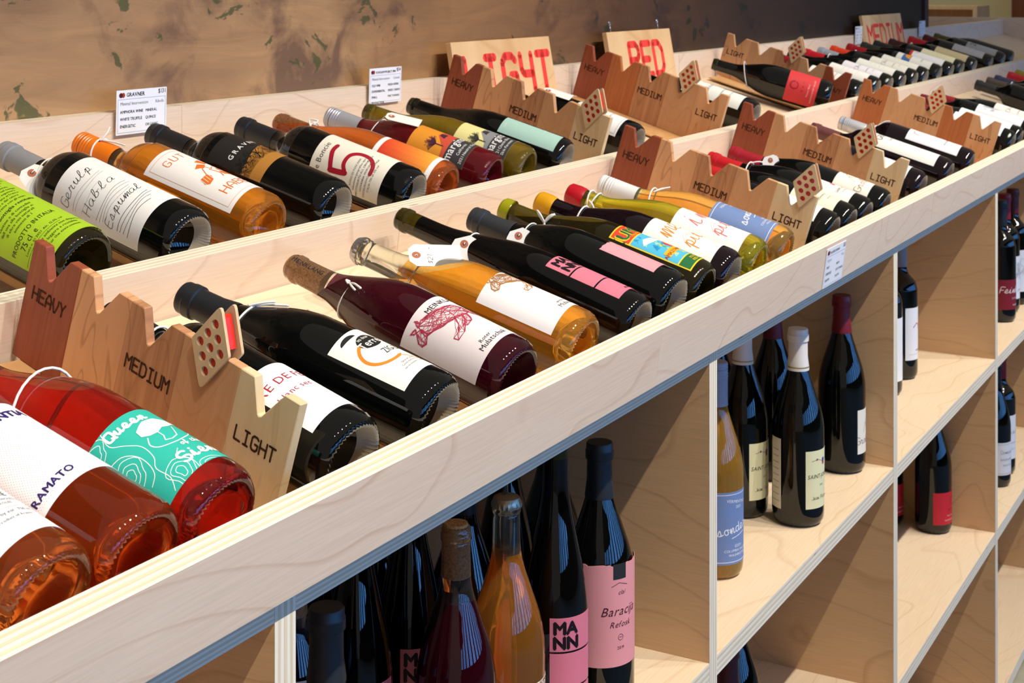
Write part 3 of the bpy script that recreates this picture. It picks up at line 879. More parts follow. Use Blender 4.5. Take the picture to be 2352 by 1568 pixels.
# wooden diamond markers with nine red holes, clipped onto the dividers
def rounded(poly, r, n=3):
    out = []
    for i in range(len(poly)):
        p = Vector(poly[i]); a = (Vector(poly[i-1]) - p).normalized(); b = (Vector(poly[(i+1) % len(poly)]) - p).normalized()
        ang = a.angle(b); d = r / math.tan(ang / 2)
        s0, s1 = p + a * d, p + b * d
        for k in range(n + 1):
            t = k / n
            q = s0.lerp(p, t).lerp(p.lerp(s1, t), t)
            out.append((q.x, q.y))
    return out
_mk = []
def marker(M, t, h, label):
    root = empty('body_marker', label, 'marker', 'diamond markers clipped on the dividers', M @ Matrix.Translation((0, -t, h)))
    if not _mk:
        va, vb = (-0.0061, 0.0103), (0.0060, 0.0108)
        sc = 1.62
        dia = [(i*1.92*va[0] + j*1.74*vb[0], i*1.92*va[1] + j*1.74*vb[1]) for i, j in ((1, 1), (-1, 1), (-1, -1), (1, -1))]
        rd = rounded(dia, 0.0035)
        holes = [[(i*va[0]+j*vb[0] + 0.0041*cos(-k*pi/8), i*va[1]+j*vb[1] + 0.0041*sin(-k*pi/8)) for k in range(16)] for i in (-1, 0, 1) for j in (-1, 0, 1)]
        fn = lambda u, v, d: (d, u, v)
        a = MB(); a.prism(rd, holes, fn, -0.0052, -0.0022)
        b = MB(); b.prism([(p[0]*.86, p[1]*.86) for p in rd], [], fn, -0.0021, -0.0006)
        c = MB(); c.prism(clip_half([(p[0]*.80, p[1]*.80) for p in rd], 1, 0.004, True) , [], fn, 0.0004, 0.0092)
        d = MB(); d.prism(rd, [], fn, 0.0101, 0.0131)
        for nm, q, mt in (('front_plate', a, W_CLIP), ('red_sheet', b, REDACR), ('red_core', c, REDACR), ('back_plate', d, W_CLIP)):
            _mk.append((nm, q.mesh(nm, [mt])))
    for nm, me in _mk: link(bpy.data.objects.new(nm, me), root)
marker(DM['A'], 0.240, 0.004, 'wooden diamond with nine red holes on the divider nearest the camera')
marker(DM['C'], 0.320, 0.012, 'wooden diamond marker above LIGHT on the divider beside the blue label')
marker(DM['E'], 0.252, 0.008, 'wooden diamond marker on the divider behind the dark red capsule bottle')
marker(DM['G'], 0.182, 0.006, 'yellowish diamond marker above MEDIUM on the farthest front divider')
marker(DM['B'], 0.304, 0.004, 'wooden diamond marker on the divider before the LIGHT sign')
marker(DM['D'], 0.247, 0.010, 'wooden diamond marker on the divider before the RED sign')
marker(DM['P'], 0.188, 0.014, 'wooden diamond marker on the reversed divider in the back tray')

# ================================================================== signs leaning on the back rail
def sign(x0, x1, word, label, letters, hooks=False, sc=1.0, ptmat=W_SIGN, zt=0.120):
    ph = radians(10.3); w = x1 - x0
    M = Matrix.Translation((x0, 1.4272, CZ - 0.2265)) @ Matrix.Rotation(-ph, 4, 'X')
    root = empty('section_sign', label, 'sign', 'wooden section signs leaning on the back rail', M)
    mb = MB(); mb.box(0, w, 0, 0.012, 0, zt)
    o = mb.obj('board', ptmat, root); bv = o.modifiers.new('b', 'BEVEL'); bv.width = 0.001; bv.segments = 1
    a = Art(w, zt); hgt, stw, adv, cx, cy = letters
    a.stroke(word, cx, cy, hgt, stw, 'f0463c', 1, adv=adv, sx=sc)
    print_mesh(a, lambda u, v, d: (w/2 + u, -d, v), root, 'painted_letters', bounds=True)
    if hooks:
        for hx in (0.035, w - 0.055):
            mb = MB(); mb.tube([(hx, 0.006, zt), (hx, 0.006, zt + 0.016)], 0.0012)
            mb.tube([(hx + 0.0035*cos(k*2*pi/12), 0.006, zt + 0.0195 + 0.0045*sin(k*2*pi/12)) for k in range(12)], 0.0011, closed=True)
            mb.obj('screw_eye', plain('zinc_wire', 'c8ccd2', 0.25, 1.0), root, smooth=True)
sign(2.372, 2.762, 'LIG4T', 'pale wooden sign with red painted letters LIGHT', (0.072, 0.0165, 5.6, 0.010, 0.014), sc=1.06)
sign(3.040, 3.396, 'RED', 'pale wooden sign reading RED with two screw eyes on top', (0.074, 0.0165, 5.6, 0.018, 0.014), True, .98)
sign(5.060, 5.560, 'MEDIUM', 'wooden sign far down the tray with red letters MEDIUM', (0.074, 0.013, 5.2, 0.012, 0.008), sc=1.22)

# ================================================================== price cards
def card(x, rows, label, mat=None, name='price_card', price='$54'):
    w, h = 0.098, 0.0605
    M = mat if mat is not None else Matrix.Translation((x, 1.4485, CZ - 0.2045)) @ Matrix.Rotation(radians(1.5), 4, 'X')
    root = empty(name, label, 'price card', 'white printed price cards on the rails', M)
    mb = MB(); mb.prism(rounded([(0, 0), (w, 0), (w, h), (0, h)], 0.001), [], lambda u, v, d: (u, d, v), 0, 0.0007)
    mb.obj('card', CARD, root)
    a = Art(w, h); u = -w/2
    a.disc(u + .008, h - .0068, .0034, '5a1a14').disc(u + .0125, h - .0068, .0034, 'a04030')
    a.text(rows[0], u + .0185, h - .0090, .0075 if len(rows[0]) < 10 else .0052, '2a2a30', align='l', bold=.012)
    a.text(price, w/2 - .003, h - .0075, .0085, '33333a', align='r')
    a.frame(0.0028, 0.0004, '7d9cc8', v1=h - .0125)
    a.text(rows[1], u + .007, h - .0205, .0062, '8a8c92', align='l'); a.text(rows[2], w/2 - .006, h - .0205, .0060, '9a9ca2', align='r')
    for k, (p, q) in enumerate(rows[3:]):
        v = h - .0315 - k * .0098
        a.text(p, u + .007, v, .0056, '30323a', align='l', bold=.010); a.text(q, u + .056, v, .0054, '44464e' if k < 2 else '7c8a70', align='l', bold=.006)
    print_mesh(a, lambda p, q, d: (w/2 + p, -d, q), root, 'print')
card(1.509, ['GRAVNER', 'Minimal Intervention', 'Ribolla', ('AMPHORA WINE', 'MINERAL'), ('WHITE TRUFFLE', 'QUINCE'), ('ENERGETIC', 'ORGANIC')], 'white card priced $131 behind the black capsule bottles', price='$131')
card(2.107, ['SCHOLIUM PROJECT 1MN', 'Minimal Intervention', 'Cinsault', ('OLD VINE', 'FRESH HERBS'), ('EXPERIMENTAL', 'DRIED CHERRY'), ('SMALL', 'FINE TANNINS'), ('PRODUCTION', '')], 'white card priced $54 left of the LIGHT sign')
card(4.978, ['PINOT NOIR', 'Minimal Intervention', 'Pinot', ('OLD VINE', 'CHERRY'), ('EARTHY', 'FRESH'), ('SMALL', 'FINE')], 'small white card left of the MEDIUM sign', price='$48')
card(5.836, ['SYRAH', 'Minimal Intervention', 'Syrah', ('DARK FRUIT', 'PEPPER'), ('EARTHY', 'FRESH'), ('SMALL', 'FINE')], 'bluish white card right of the MEDIUM sign', price='$42')
fm = Matrix.Translation((2.194, 0.6885, CZ - 0.4575)) @ Matrix.Rotation(LEAN, 4, 'X')
card(0, ['HILLSIDE DOMAINE', 'Organic', 'Pinot', ('TART', 'FRESH'), ('VERSATILE', 'SOFT TANNIN'), ('EARTHY', 'VOLUME')], 'white card hanging on the outside of the front rail', mat=fm, price='$21')

# ================================================================== bottles, front tray
CR = 'f3efe4'
# bottle with the grey vintage label, cut by the left edge
b = F(0.687, 0, 'bordeaux', .041, .30, 'rose_amber', ('cork', 'c89058'), 'amber rose bottle in the lower left corner with a white 2021 label', n=112)
a = Art(.041*radians(112), .085)
a.text('2021', -.004, .0585, .0068, '8a8c90').text('L\'ASTRE', 0, .044, .0080, '55585c').text('APPELLATION LANGUEDOC', 0, .0385, .0034, '8a8c90').text('CONTROLEE', 0, .034, .0034, '8a8c90')
a.line([(-.012, .030), (.012, .030)], .0003, '9a9ca0').text('12,5% by vol   750 ml', 0, .024, .0042, '777a80').text('Product of France', 0, .018, .0036, '777a80')
a.line([(-.012, .056), (.012, .056)], .0003, 'a9abb0')
b.lab(-55, 57, .025, .110, 'e9e9e8', a)
# ramato with the dotted label
b = F(0.7705, 0, 'burgundy', .041, .30, 'rose_brown', ('cork', 'c89058'), 'copper red bottle with a white dotted RAMATO label', n=112)
a = Art(.041*radians(150), .106)
rows = 46
for j in range(rows):
    for i in range(50):
        u = -.053 + i*.00216 + (.00108 if j % 2 else 0); v = .005 + j*.00168
        if v < .080: a.items.append(([(u, v), (u+.0005, v), (u+.0005, v+.0004), (u, v+.0004)], '9a98a4', 1))
a.text('RAMATO', -.018, .0085, .0088, '3a2a6a', bold=.03)
a.text('FLORENTIA', -.004, .085, .0115, '3a2a6a', bold=.045)
b.lab(-88, 62, .060, .166, 'f2f2f0', a)
# turquoise label
b = F(0.854, 0, 'burgundy', .041, .30, 'rose_red', ('cork', 'c89058'), 'red rose bottle with a turquoise Queen of the Sienna label', n=112)
w_, h_ = .041*radians(143), .083
a = Art(w_, h_); TQ, WH = '2fb5a2', 'f1f6f2'
def blob_ring(cx, cy, rx, ry, ph, n=26, amp=.16):
    return [(cx + rx*(1+amp*sin(3*t+ph)+.08*sin(5*t))*cos(t), cy + ry*(1+amp*sin(2*t+ph))*sin(t)) for t in [2*pi*k/n for k in range(n+1)]]
for cx, cy, rx, ry, ph in ((-.047, .040, .011, .014, .4), (-.047, .040, .007, .009, .4), (-.047, .040, .0035, .005, .4), (-.026, .008, .010, .014, 1), (-.026, .008, .0065, .010, 1), (-.026, .008, .003, .006, 1),
                       (-.004, -.004, .012, .010, 2), (-.004, -.004, .008, .0065, 2), (.036, .040, .010, .014, 0.6), (.036, .040, .006, .009, .6), (.040, .078, .013, .012, 1.2), (.040, .078, .009, .008, 1.2), (-.050, .076, .012, .010, 0), (-.050, .076, .008, .006, 0)):
    a.line(blob_ring(cx, cy, rx, ry, ph), .00055, WH, 1)
a.line(smooth_path([(-.051, .060), (-.040, .056), (-.034, .046), (-.034, .034), (-.038, .024), (-.046, .020)]), .0006, WH, 1)
a.line(smooth_path([(-.034, .083), (-.038, .070), (-.032, .060), (-.026, .048), (-.028, .034), (-.034, .026), (-.034, .012), (-.040, .002)]), .0006, WH, 1)
a.line(smooth_path([(-.016, .000), (-.014, .010), (-.018, .020), (-.012, .026)]), .0006, WH, 1)
a.poly([(-.014, .064), (-.008, .0670), (.003, .0665), (.012, .062), (.018, .055), (.012, .0545), (.006, .0525), (-.001, .0530), (-.008, .0495), (-.015, .0505), (-.020, .0545), (-.019, .061)], WH, 3)
a.line([(-.008, .050), (-.008, .044), (-.011, .039), (-.006, .037), (.001, .039), (.004, .044), (.008, .051)], .0009, WH, 2)
a.line(smooth_path([(-.018, .050), (-.022, .043), (-.018, .036), (-.005, .0325), (.010, .036), (.019, .042), (.024, .044)]), .0009, WH, 2)
a.poly([(.023, .0415), (.028, .041), (.0295, .045), (.025, .0475)], WH, 3)
a.stroke('Queen', -.018, .0700, .0085, .0020, WH, 3, rot=-3, adv=5.0, script=True, sx=1.05)
a.stroke('of the', .004, .0265, .0046, .0010, WH, 3, adv=4.6, script=True)
a.stroke('Sienna', .006, .0105, .0110, .0022, WH, 3, adv=4.9, script=True, sx=.95)
b.lab(-68, 75, .0225, .1055, TQ, a, rough=.6)

# bottle mostly hidden behind the divider
b = F(1.018, -3.5, 'bordeaux', .040, .30, 'black', ('foil', '1a1b20'), 'black bottle with white DE FER label seen through the first divider notches', n=96)
a = Art(.04*radians(110), .082)
a.text('PIERRE DE FER', -.020, .056, .0125, 'a83038', gap=.10).text('blanc sec', -.012, .040, .0090, 'b04048', gap=.12)
b.lab(-55, 55, .024, .106, 'f4f4f4', a)

b = F(1.153, 3.2, 'burgundy', .041, .298, 'black', ('foil', '202226'), 'black bottle with matte black capsule and cream Terre label with orange ring', n=112)
w_, h_ = .041*radians(94), .084
a = Art(w_, h_)
a.disc(.001, .062, .0145, '232323', 1, 30, ry=.0105)
a.disc(-.012, .0755, .0105, '232323', 1, 20, ry=.005, a0=0, a1=pi)
a.line([(-.0035+.0215*cos(t), .046+.0185*sin(t)) for t in [radians(118+k*12) for k in range(15)]], .0034, 'e8862a', 1)
a.line([(-.0035+.0215*cos(t), .046+.0185*sin(t)) for t in [radians(268+k*6) for k in range(5)]], .0018, 'e8862a', 1)
a.line([(.004, .0265), (.014, .0185), (.020, .0115)], .0012, 'e8862a', 1).disc(.024, .0085, .0058, 'e8862a', 1, 20)
a.text('les deux', -.001, .0665, .0058, 'f3f1e6', 3, sx=.8).text('Terres', .001, .0555, .0128, 'f3f1e6', 3, sx=.85, bold=.012)
a.text('ZIG-ZAG', .012, .0375, .0115, '333333', 2, sx=.72).text('Cotes-du-Rhone Villages', .004, .0150, .0030, '777777', rot=0).text('mis en bouteille au domaine', .004, .0110, .0030, '777777').text('Gres et Schistes', .003, .0185, .0032, '555555')
b.lab(-52, 42, .0265, .1105, 'f4f1e4', a)

def cow(a, col, ox, oy, s):
    """a leaping calf drawn in fine scribbled lines"""
    rnd = random.Random(5)
    body = [(-.020, .022), (-.017, .027), (-.012, .028), (-.004, .024), (.006, .022), (.016, .020), (.022, .014), (.020, .006), (.012, .004), (.004, .006), (-.004, .008), (-.010, .010), (-.015, .014), (-.021, .017)]
    parts = [body, [(-.029, .017), (-.028, .021), (-.022, .026), (-.018, .024), (-.019, .017), (-.026, .0145)], [(-.022, .026), (-.025, .030), (-.020, .028)], [(-.018, .027), (-.015, .032), (-.0145, .027)],
             [(.004, .008), (-.001, .000), (-.007, -.004), (-.013, -.004), (-.012, -.008), (-.004, -.008), (.004, -.003), (.010, .005)], [(.010, .006), (.006, -.002), (.001, -.003), (.002, -.006), (.010, -.004), (.015, .005)],
             [(.018, .010), (.027, .002), (.033, -.006), (.036, -.005), (.030, .004), (.022, .014)], [(.016, .008), (.023, -.001), (.027, -.009), (.030, -.008), (.026, .002), (.020, .010)]]
    for P in parts:
        for _ in range(95 if P is body else 24):
            i, j = rnd.randrange(len(P)), rnd.randrange(len(P)); t = rnd.random()
            p, q = P[i], P[j]
            m_ = ((p[0]+q[0])/2 + rnd.uniform(-.0012, .0012), (p[1]+q[1])/2 + rnd.uniform(-.0012, .0012))
            a.line([(ox+s*p[0], oy+s*p[1]), (ox+s*m_[0], oy+s*m_[1]), (ox+s*q[0], oy+s*q[1])], .00030*s, col, 2, joins=False)
        for _ in range(2):
            a.line([(ox+s*(x_+rnd.uniform(-.0004, .0004)), oy+s*(y_+rnd.uniform(-.0004, .0004))) for x_, y_ in P + [P[0]]], .0005*s, col, 2)
b = F(1.298, -2.8, 'burgundy', .041, .301, 'red_clear', ('cork', 'c89058'), 'light red bottle with visible cork and pinkish label with a red calf', n=112)
a = Art(.041*radians(180), .094)
cow(a, 'b23a52', -.016, .046, 1.32)
a.text('MEINKLANG', .004, .0800, .0095, '222222').text('Roter', -.017, .0125, .0062, '444444', rot=0).text('Mulatschak', -.012, .0055, .0085, '333333')
b.lab(-96, 84, .0235, .1175, 'e4dad9', a, rough=.8)

a = Art(.0124*radians(150), .048); a.text('MEINKLANG', .002, .024, .0075, '3a2412', rot=-90, bold=.02, gap=.08)
print_mesh(a, lambda u, v, d: ((.0125 + d)*sin(radians(-50) + u/.0124), -(.0125 + d)*cos(radians(-50) + u/.0124), .252 + v), b.cl, 'branding')
b = F(1.445, 1.8, 'burgundy', .041, .300, 'orange_clear', ('crown', 'b9babd'), 'orange wine bottle with silver crown cap, clear neck and white calf label', n=112)
a = Art(.041*radians(128), .094)
cow(a, 'b07a42', .008, .060, 1.20)
a.text('MEINKLANG', .004, .0850, .0080, '8a6a4a').text('weisser', .004, .0135, .0060, '777777').text('Mulatschak', .010, .0060, .0085, '666666')
b.lab(-68, 60, .0265, .1205, 'efecea', a, rough=.8)

b = F(1.590, -1.5, 'hock', .037, .350, 'hockblack', None, 'tall slender black bottle with three pink MANN label blocks', n=96)
def mann(b, p0, p1, z0, z1, rot=0):
    w = b.R*radians(p1-p0); hh = (z1 - z0); g = .0022; q = (hh - 2*g)/3
    for k in range(3):
        a = None
        if k == 2:
            a = Art(w, q)
            a.text('MA', -.0105, q*.52, q*.52, '1c1216', bold=.055, sx=1.05).text('NN', -.0105, q*.08, q*.52, '1c1216', bold=.055, sx=1.05)
        if k == 0:
            a = Art(w, q); a.text('ROT', 0, q*.12, .0052, '1c1216', bold=.02)
        b.lab(p0, p1, z0 + k*(q+g), z0 + k*(q+g) + q, 'd9788a', a)
mann(b, -38, 50, .024, .125)

def torn(seed):
    rnd = random.Random(seed); T_ = [rnd.uniform(0, .0022) for _ in range(60)]
    return lambda t: T_[int(t*59)]
b = F(1.690, -1.0, 'burgundy', .042, .298, 'black', ('foil', '33353a'), 'black bottle with grey capsule and plain torn pink label', n=96)
a = Art(.042*radians(64), .077)
a.stroke('clai', .010, .066, .004, .0004, '3a2428', 2, adv=4.5, script=True)
b.lab(-30, 34, .0295, .1065, 'e59aa2', a, top=torn(3))

b = F(1.790, 0.8, 'burgundy', .040, .303, 'olive', ('stub', '9a9a12'), 'olive brown bottle with a colourful yellow framed parrot label', n=96)
w_, h_ = .040*radians(84), .118
a = Art(w_, h_)
a.rect(-w_/2+.0018, h_*.76, w_/2-.0018, h_-.0018, 'd8432a', 1).rect(-w_/2+.0018, .0018, w_/2-.0018, h_*.15, '1f6a3c', 1).rect(-w_/2+.0018, h_*.165, w_/2-.0018, h_*.745, '4fb6d8', 1)
a.text('KUMPA', -.004, h_*.80, .0235, 'f2c81e', 2, bold=.05).text('KUMPA', -.003, h_*.803, .0225, '1a6a44', 3, bold=.03).text('CALIFORNIA', 0, h_*.77, .0045, 'f2c81e', 3)
rnd = random.Random(4)
for _ in range(26):
    u, v = rnd.uniform(-w_*.42, w_*.42), rnd.uniform(h_*.20, h_*.72)
    a.poly([(u, v), (u + rnd.uniform(.004, .009), v + rnd.uniform(-.005, .003)), (u + rnd.uniform(.002, .006), v + rnd.uniform(.004, .010))], rnd.choice(['8fd0c0', '2a8fc0', 'e8c63a', '7ab8e0', '5aa850']), 2)
a.poly([(-.022, h_*.60), (-.012, h_*.66), (.004, h_*.62), (.010, h_*.54), (-.006, h_*.55)], 'f4f6f4', 3)
a.poly([(.000, h_*.44), (.010, h_*.52), (.018, h_*.44), (.014, h_*.32), (.006, h_*.30)], 'd23a28', 3).poly([(.004, h_*.34), (.012, h_*.40), (.018, h_*.28)], 'e8b82a', 4)
a.rect(-.022, h_*.27, .006, h_*.36, 'e8b02a', 4).text('AMAZONIA', -.008, h_*.285, .0070, 'b03a20', 5, bold=.02).text('ROUGE', .002, h_*.085, .0055, 'f2c81e', 3, bold=.02).text('RED WINE', .004, h_*.035, .0055, 'f2c81e', 3, bold=.02)
b.lab(-44, 40, .0165, .1345, 'f2cf22', a)

def pitu(b, c, top, p0, p1, z0, z1, bird):
    a = Art(b.R*radians(p1-p0), z1-z0); hh = z1-z0
    a.stroke(top, -.008, hh*.62, .0300, .0016, c, 2, adv=4.8, script=True, sx=.9)
    a.stroke('pitu', -.003, hh*.30, .0200, .0014, c, 2, adv=4.3, script=True, sx=.9)
    a.line(smooth_path([(-.026, hh*.42), (-.012, hh*.52), (-.004, hh*.47), (.006, hh*.50), (.010, hh*.42), (.002, hh*.24), (.006, hh*.18)]), .0005, bird, 1)
    a.line(smooth_path([(-.022, hh*.40), (-.012, hh*.48), (-.006, hh*.43)]), .0005, bird, 1)
    a.text('natural wine', .004, hh*.10, .0034, bird)
    b.lab(p0, p1, z0, z1, CR, a)
b = F(1.885, 1.5, 'burgundy', .040, .297, 'blackred', ('wax', 'd99a12'), 'dark bottle with yellow wax seal and cream label with orange script', n=96)
pitu(b, 'd98a2c', 'me', -62, 60, .0245, .1265, 'd8a878')
b = F(1.990, 3.0, 'burgundy', .040, .298, 'green', ('wax', 'b81222'), 'yellow green bottle with red wax seal and cream label with pink script', n=96)
pitu(b, 'd86a6a', 'im', -62, 60, .0250, .1290, 'c88888')
b = F(2.110, 3.5, 'burgundy', .0385, .302, 'gold', ('screw', 'e6e6e4'), 'golden bottle with white screw cap and blue sonder label', n=96)
def sonder(b, p0, p1, z0, z1):
    w = b.R*radians(p1-p0); h_ = z1-z0
    a = Art(w, h_); WB = 'e8ecf2'
    a.line([(-w/2, .0035), (w/2, .0035)], .0008, WB).line([(-w/2, h_-.0035), (w/2, h_-.0035)], .0008, WB)
    a.stroke('sonder', .000, h_*.44, .0125, .0014, WB, 2, adv=4.6, script=True, rot=10).line([(-.006, h_*.36), (.020, h_*.42)], .0010, WB)
    a.text('VERMENTINO', .004, h_*.84, .0060, WB, rot=-8).text('2021', .006, h_*.77, .0055, WB)
    a.text('EDDY', .006, h_*.23, .0055, WB).text('COLUMBIA VALLEY', .004, h_*.17, .0050, WB).text('WASHINGTON', .006, h_*.11, .0050, WB)
    b.lab(p0, p1, z0, z1, '6e86b4', a)
sonder(b, -66, 60, .0245, .1195)

# between the second and third dividers
def simple_art(R, deg, h, kind, seed=0):
    a = Art(R*radians(deg), h); rnd = random.Random(seed)
    if kind == 'dots':
        for k in range(6): a.disc(rnd.uniform(-.010, .010), h*.62 + rnd.uniform(-.007, .007), .0026, 'c23a3e')
        a.text('SAINT AMOUR', 0, h*.34, .0065, '6a4a3a').text('cru du beaujolais', 0, h*.24, .0045, '8a7a6a')
    elif kind == 'grolleau':
        a.line([(.004+.010*cos(t)*(1+.2*sin(3*t)), h*.62+.013*sin(t)) for t in [k*pi/12 for k in range(25)]], .0008, 'a0584a')
        a.line([(-.010+.006*cos(t), h*.58+.008*sin(t*1.5)) for t in [k*pi/8 for k in range(13)]], .0007, 'a0584a')
        a.stroke('Grolleau', .002, h*.22, .0120, .0009, '7c4436', 2, adv=4.7, script=True)
    elif kind == 'plain':
        for k in range(4): a.line([(-.016, h*(.3+.12*k)), (.016, h*(.3+.12*k))], .0005, 'b0a898')
    elif kind == 'frame':
        a.frame(.0035, .0005, '8a8a86'); a.frame(.0050, .0003, '8a8a86')
        a.stroke('Domaine', 0, h*.66, .008, .0006, '6a6a68', 2, adv=4.7, script=True).text('BOURGOGNE', 0, h*.45, .0070, '8c8c88').text('PINOT NOIR', 0, h*.28, .0055, '8c8c88')
    elif kind == 'script':
        a.stroke('Chinon', 0, h*.58, .011, .0006, '555050', 2, adv=4.8, script=True).text('DOMAINE DES ROCHES', 0, h*.36, .0045, '77716a').text('MIS EN BOUTEILLE', 0, h*.22, .0034, '8a857e')
    return a
b = F(2.342, 0, 'burgundy', .0375, .300, 'black', ('screw', 'e6e6e4'), 'black bottle with white label just behind the second divider', n=64, drop=.006)
b.lab(-60, 60, .028, .118, 'eef0ee', simple_art(.04, 120, .09, 'plain'))
b = F(2.437, 0, 'burgundy', .0375, .300, 'black', ('foil', 'c01820'), 'black bottle with pale yellow label behind the second divider', n=64, drop=.006)
b.lab(-60, 60, .028, .104, 'ebe3c6', simple_art(.04, 120, .076, 'script'))
b = F(2.530, -1.5, 'burgundy', .0375, .300, 'black', ('foil', 'c01820'), 'black bottle with bright red capsule and cream label with red petals', n=64, drop=.006)
b.lab(-60, 60, .030, .100, 'eeeadc', simple_art(.0375, 120, .070, 'dots'))
b = F(2.650, 0.4, 'burgundy', .0375, .300, 'black', ('foil', 'a01828'), 'black bottle with dark red capsule and cream Grolleau label', n=64, drop=.006)
b.lab(-62, 60, .030, .096, 'f0ebda', simple_art(.0375, 122, .066, 'grolleau'))
# between the third and fourth dividers
b = F(2.908, 0, 'bordeaux', .038, .300, 'blackred', ('foil', '3a3230'), 'dark bottle whose white label shows through the third divider notch', n=64, drop=.003)
b.lab(-60, 50, .030, .120, 'eef0f0', simple_art(.038, 110, .09, 'plain'))
b = F(3.135, 0.5, 'bordeaux', .038, .302, 'blackred', ('foil', '6a3c3c'), 'dark red bottle with mauve capsule and cream GRIS label', n=64, drop=.003)
a = Art(.038*radians(110), .150); a.line([(-.016, .030), (.012, .030)], .0004, 'a8a8a6')
a.text('GRIS', -.004, .118, .0200, '38383a', sx=.75).text('VIN', -.004, .100, .0075, '88888a').text('rose de saignee', .0, .040, .0045, '9a9a98').text('2021', 0, .016, .0045, '88888a')
b.lab(-62, 48, .030, .180, 'efeee4', a)
b = F(3.337, 1.6, 'bordeaux', .038, .298, 'blackred', ('screw', 'c9cbcf'), 'dark bottle with silver screw cap and white label with red crescent', n=64, drop=.003)
a = Art(.038*radians(100), .115)
a.line([(-.004+.008*cos(t), .096+.008*sin(t)) for t in [radians(60+k*18) for k in range(10)]], .0016, 'd8402e').text('MODERNIST', .002, .030, .0070, '55555a').text('2021', .002, .018, .0050, '77777a')
b.lab(-60, 40, .030, .145, 'f0f0f4', a)
# beyond the fourth divider
b = F(3.790, 0, 'burgundy', .038, .300, 'black', ('foil', '8a1420'), 'black bottle with white label beside the fourth divider', n=48)
b.lab(-60, 60, .028, .150, 'eef0f2', simple_art(.038, 120, .12, 'plain'))
b = F(3.890, 0, 'burgundy', .038, .300, 'black', ('foil', '8a1420'), 'black bottle with white label crossed by red blocks', n=48)
a = Art(.038*radians(110), .13)
for k in range(5): a.rect(.012, .010 + .023*k, .022, .028 + .023*k, 'c8303c')
b.lab(-60, 50, .028, .158, 'f2f2f2', a)
b = F(4.060, 0, 'bordeaux', .038, .300, 'black', ('foil', '701018'), 'black bottle with white scribbled label beyond the red block label', n=48)
a = Art(.038*radians(110), .12)
rnd = random.Random(9)
for k in range(14): a.line(smooth_path([(rnd.uniform(-.02, .02), rnd.uniform(.06, .11)) for _ in range(4)]), .0006, '8890a0')
b.lab(-60, 50, .030, .150, 'f2f2f4', a)
b = F(4.190, 0, 'burgundy', .038, .300, 'black', ('foil', '8a1c24'), 'black bottle with dark red capsule showing past the yellowish marker', n=48)
b.lab(-60, 50, .030, .130, 'eeeae0', simple_art(.038, 110, .1, 'script'))
far = [(4.748, '26282a', 'b06ad0', 'black capsule and a purple label'), (4.910, '4a4038', 'ece6d4', 'grey brown capsule, far right of the front tray'), (5.033, '2c3050', 'dfe6ea', 'navy capsule, far right of the front tray'),
       (5.249, 'b01420', 'e8e4c8', 'red capsule, far right of the front tray'), (5.380, '8a7a18', 'e6e8ea', 'olive capsule, far right of the front tray'), (5.553, '8a4a10', 'e8e4d8', 'orange brown capsule, far right of the front tray')]
for k, (x, cc, lc, d) in enumerate(far):
    b = F(x, 0, 'burgundy' if k % 2 else 'bordeaux', .038, .300, 'black', ('foil', cc), 'black bottle with ' + d, n=40)
    b.lab(-60, 50, .030, .150, lc)
    b.root['label'] = 'black bottle with ' + d

# ================================================================== bottles, back tray
b = F(1.113, 0, 'bordeaux', .041, .300, 'olive', ('foil', '555a60'), 'dark bottle with lime green back label at the left edge', 'R', n=96)
w_, h_ = .041*radians(150), .150
a = Art(w_, h_)
tx = ['che nel rispetto della natura e dell uomo', 'questa bottiglia e il frutto di un lavoro', 'condiviso con amici e compagni di strada', 'dall uva alla cantina senza aggiunte', 'di lieviti solfiti o altri additivi', 'di alcun tipo in vigna ed in cantina', 'una bevanda viva che cambia nel tempo', 'e per questo va capita e aspettata', 'la bottiglia va conservata al fresco', 'lontano dalla luce e dal calore', 'e servita senza fretta con gli amici']
for k, t_ in enumerate(tx * 1): a.text(t_, -.012, .140 - k*.0052, .0044, '24380c')
a.text('Cio e\' la bottiglia restituita', -.010, .080, .0060, '1c2c0a', bold=.01)
for k, t_ in enumerate(['di cantine e di contadini', 'dall uva alla bottiglia ai', 'di altre vini naturali', 'ammessi di 1']): a.text(t_, -.012, .0725 - k*.0056, .0050, '24380c')
a.text('PRODOTTO IN ITALIA', -.014, .044, .0080, '1c2c0a', sx=.8).text('75 cl  e', -.024, .034, .0105, '1c2c0a', sx=.8).text('Lotto n. 01 2021  Alc. 12,5% vol', -.012, .029, .0042, '24380c')
a.line([(-.050, .0265), (.010, .0265)], .0005, '3a5a14')
for k, t_ in enumerate(['Nel rispetto del nostro ambiente non disperdere', 'il vetro, anche se leggero e riciclabile', 'Out of respect for the environment']): a.text(t_, -.014, .0215 - k*.0058, .0048, '24380c')
b.lab(-104, 46, .012, .162, 'a6cc2c', a)
b = F(1.268, 0, 'bordeaux', .041, .300, 'black', ('foil', '8e9094'), 'big shouldered black bottle with white handwritten Gerulp label', 'R', n=112)
w_, h_ = .041*radians(130), .133
a = Art(w_, h_); INK = '2c2c2e'
a.stroke('Gerulp', -.010, .108, .0120, .0006, INK, 2, adv=4.7, script=True, shear=.25, sx=.95)
a.stroke('Habla', -.008, .074, .0120, .0006, INK, 2, adv=5.2, script=True, shear=.25, sx=1.05)
a.stroke('Espumal', -.004, .040, .0110, .0006, INK, 2, adv=4.9, script=True, shear=.25, sx=1.0)
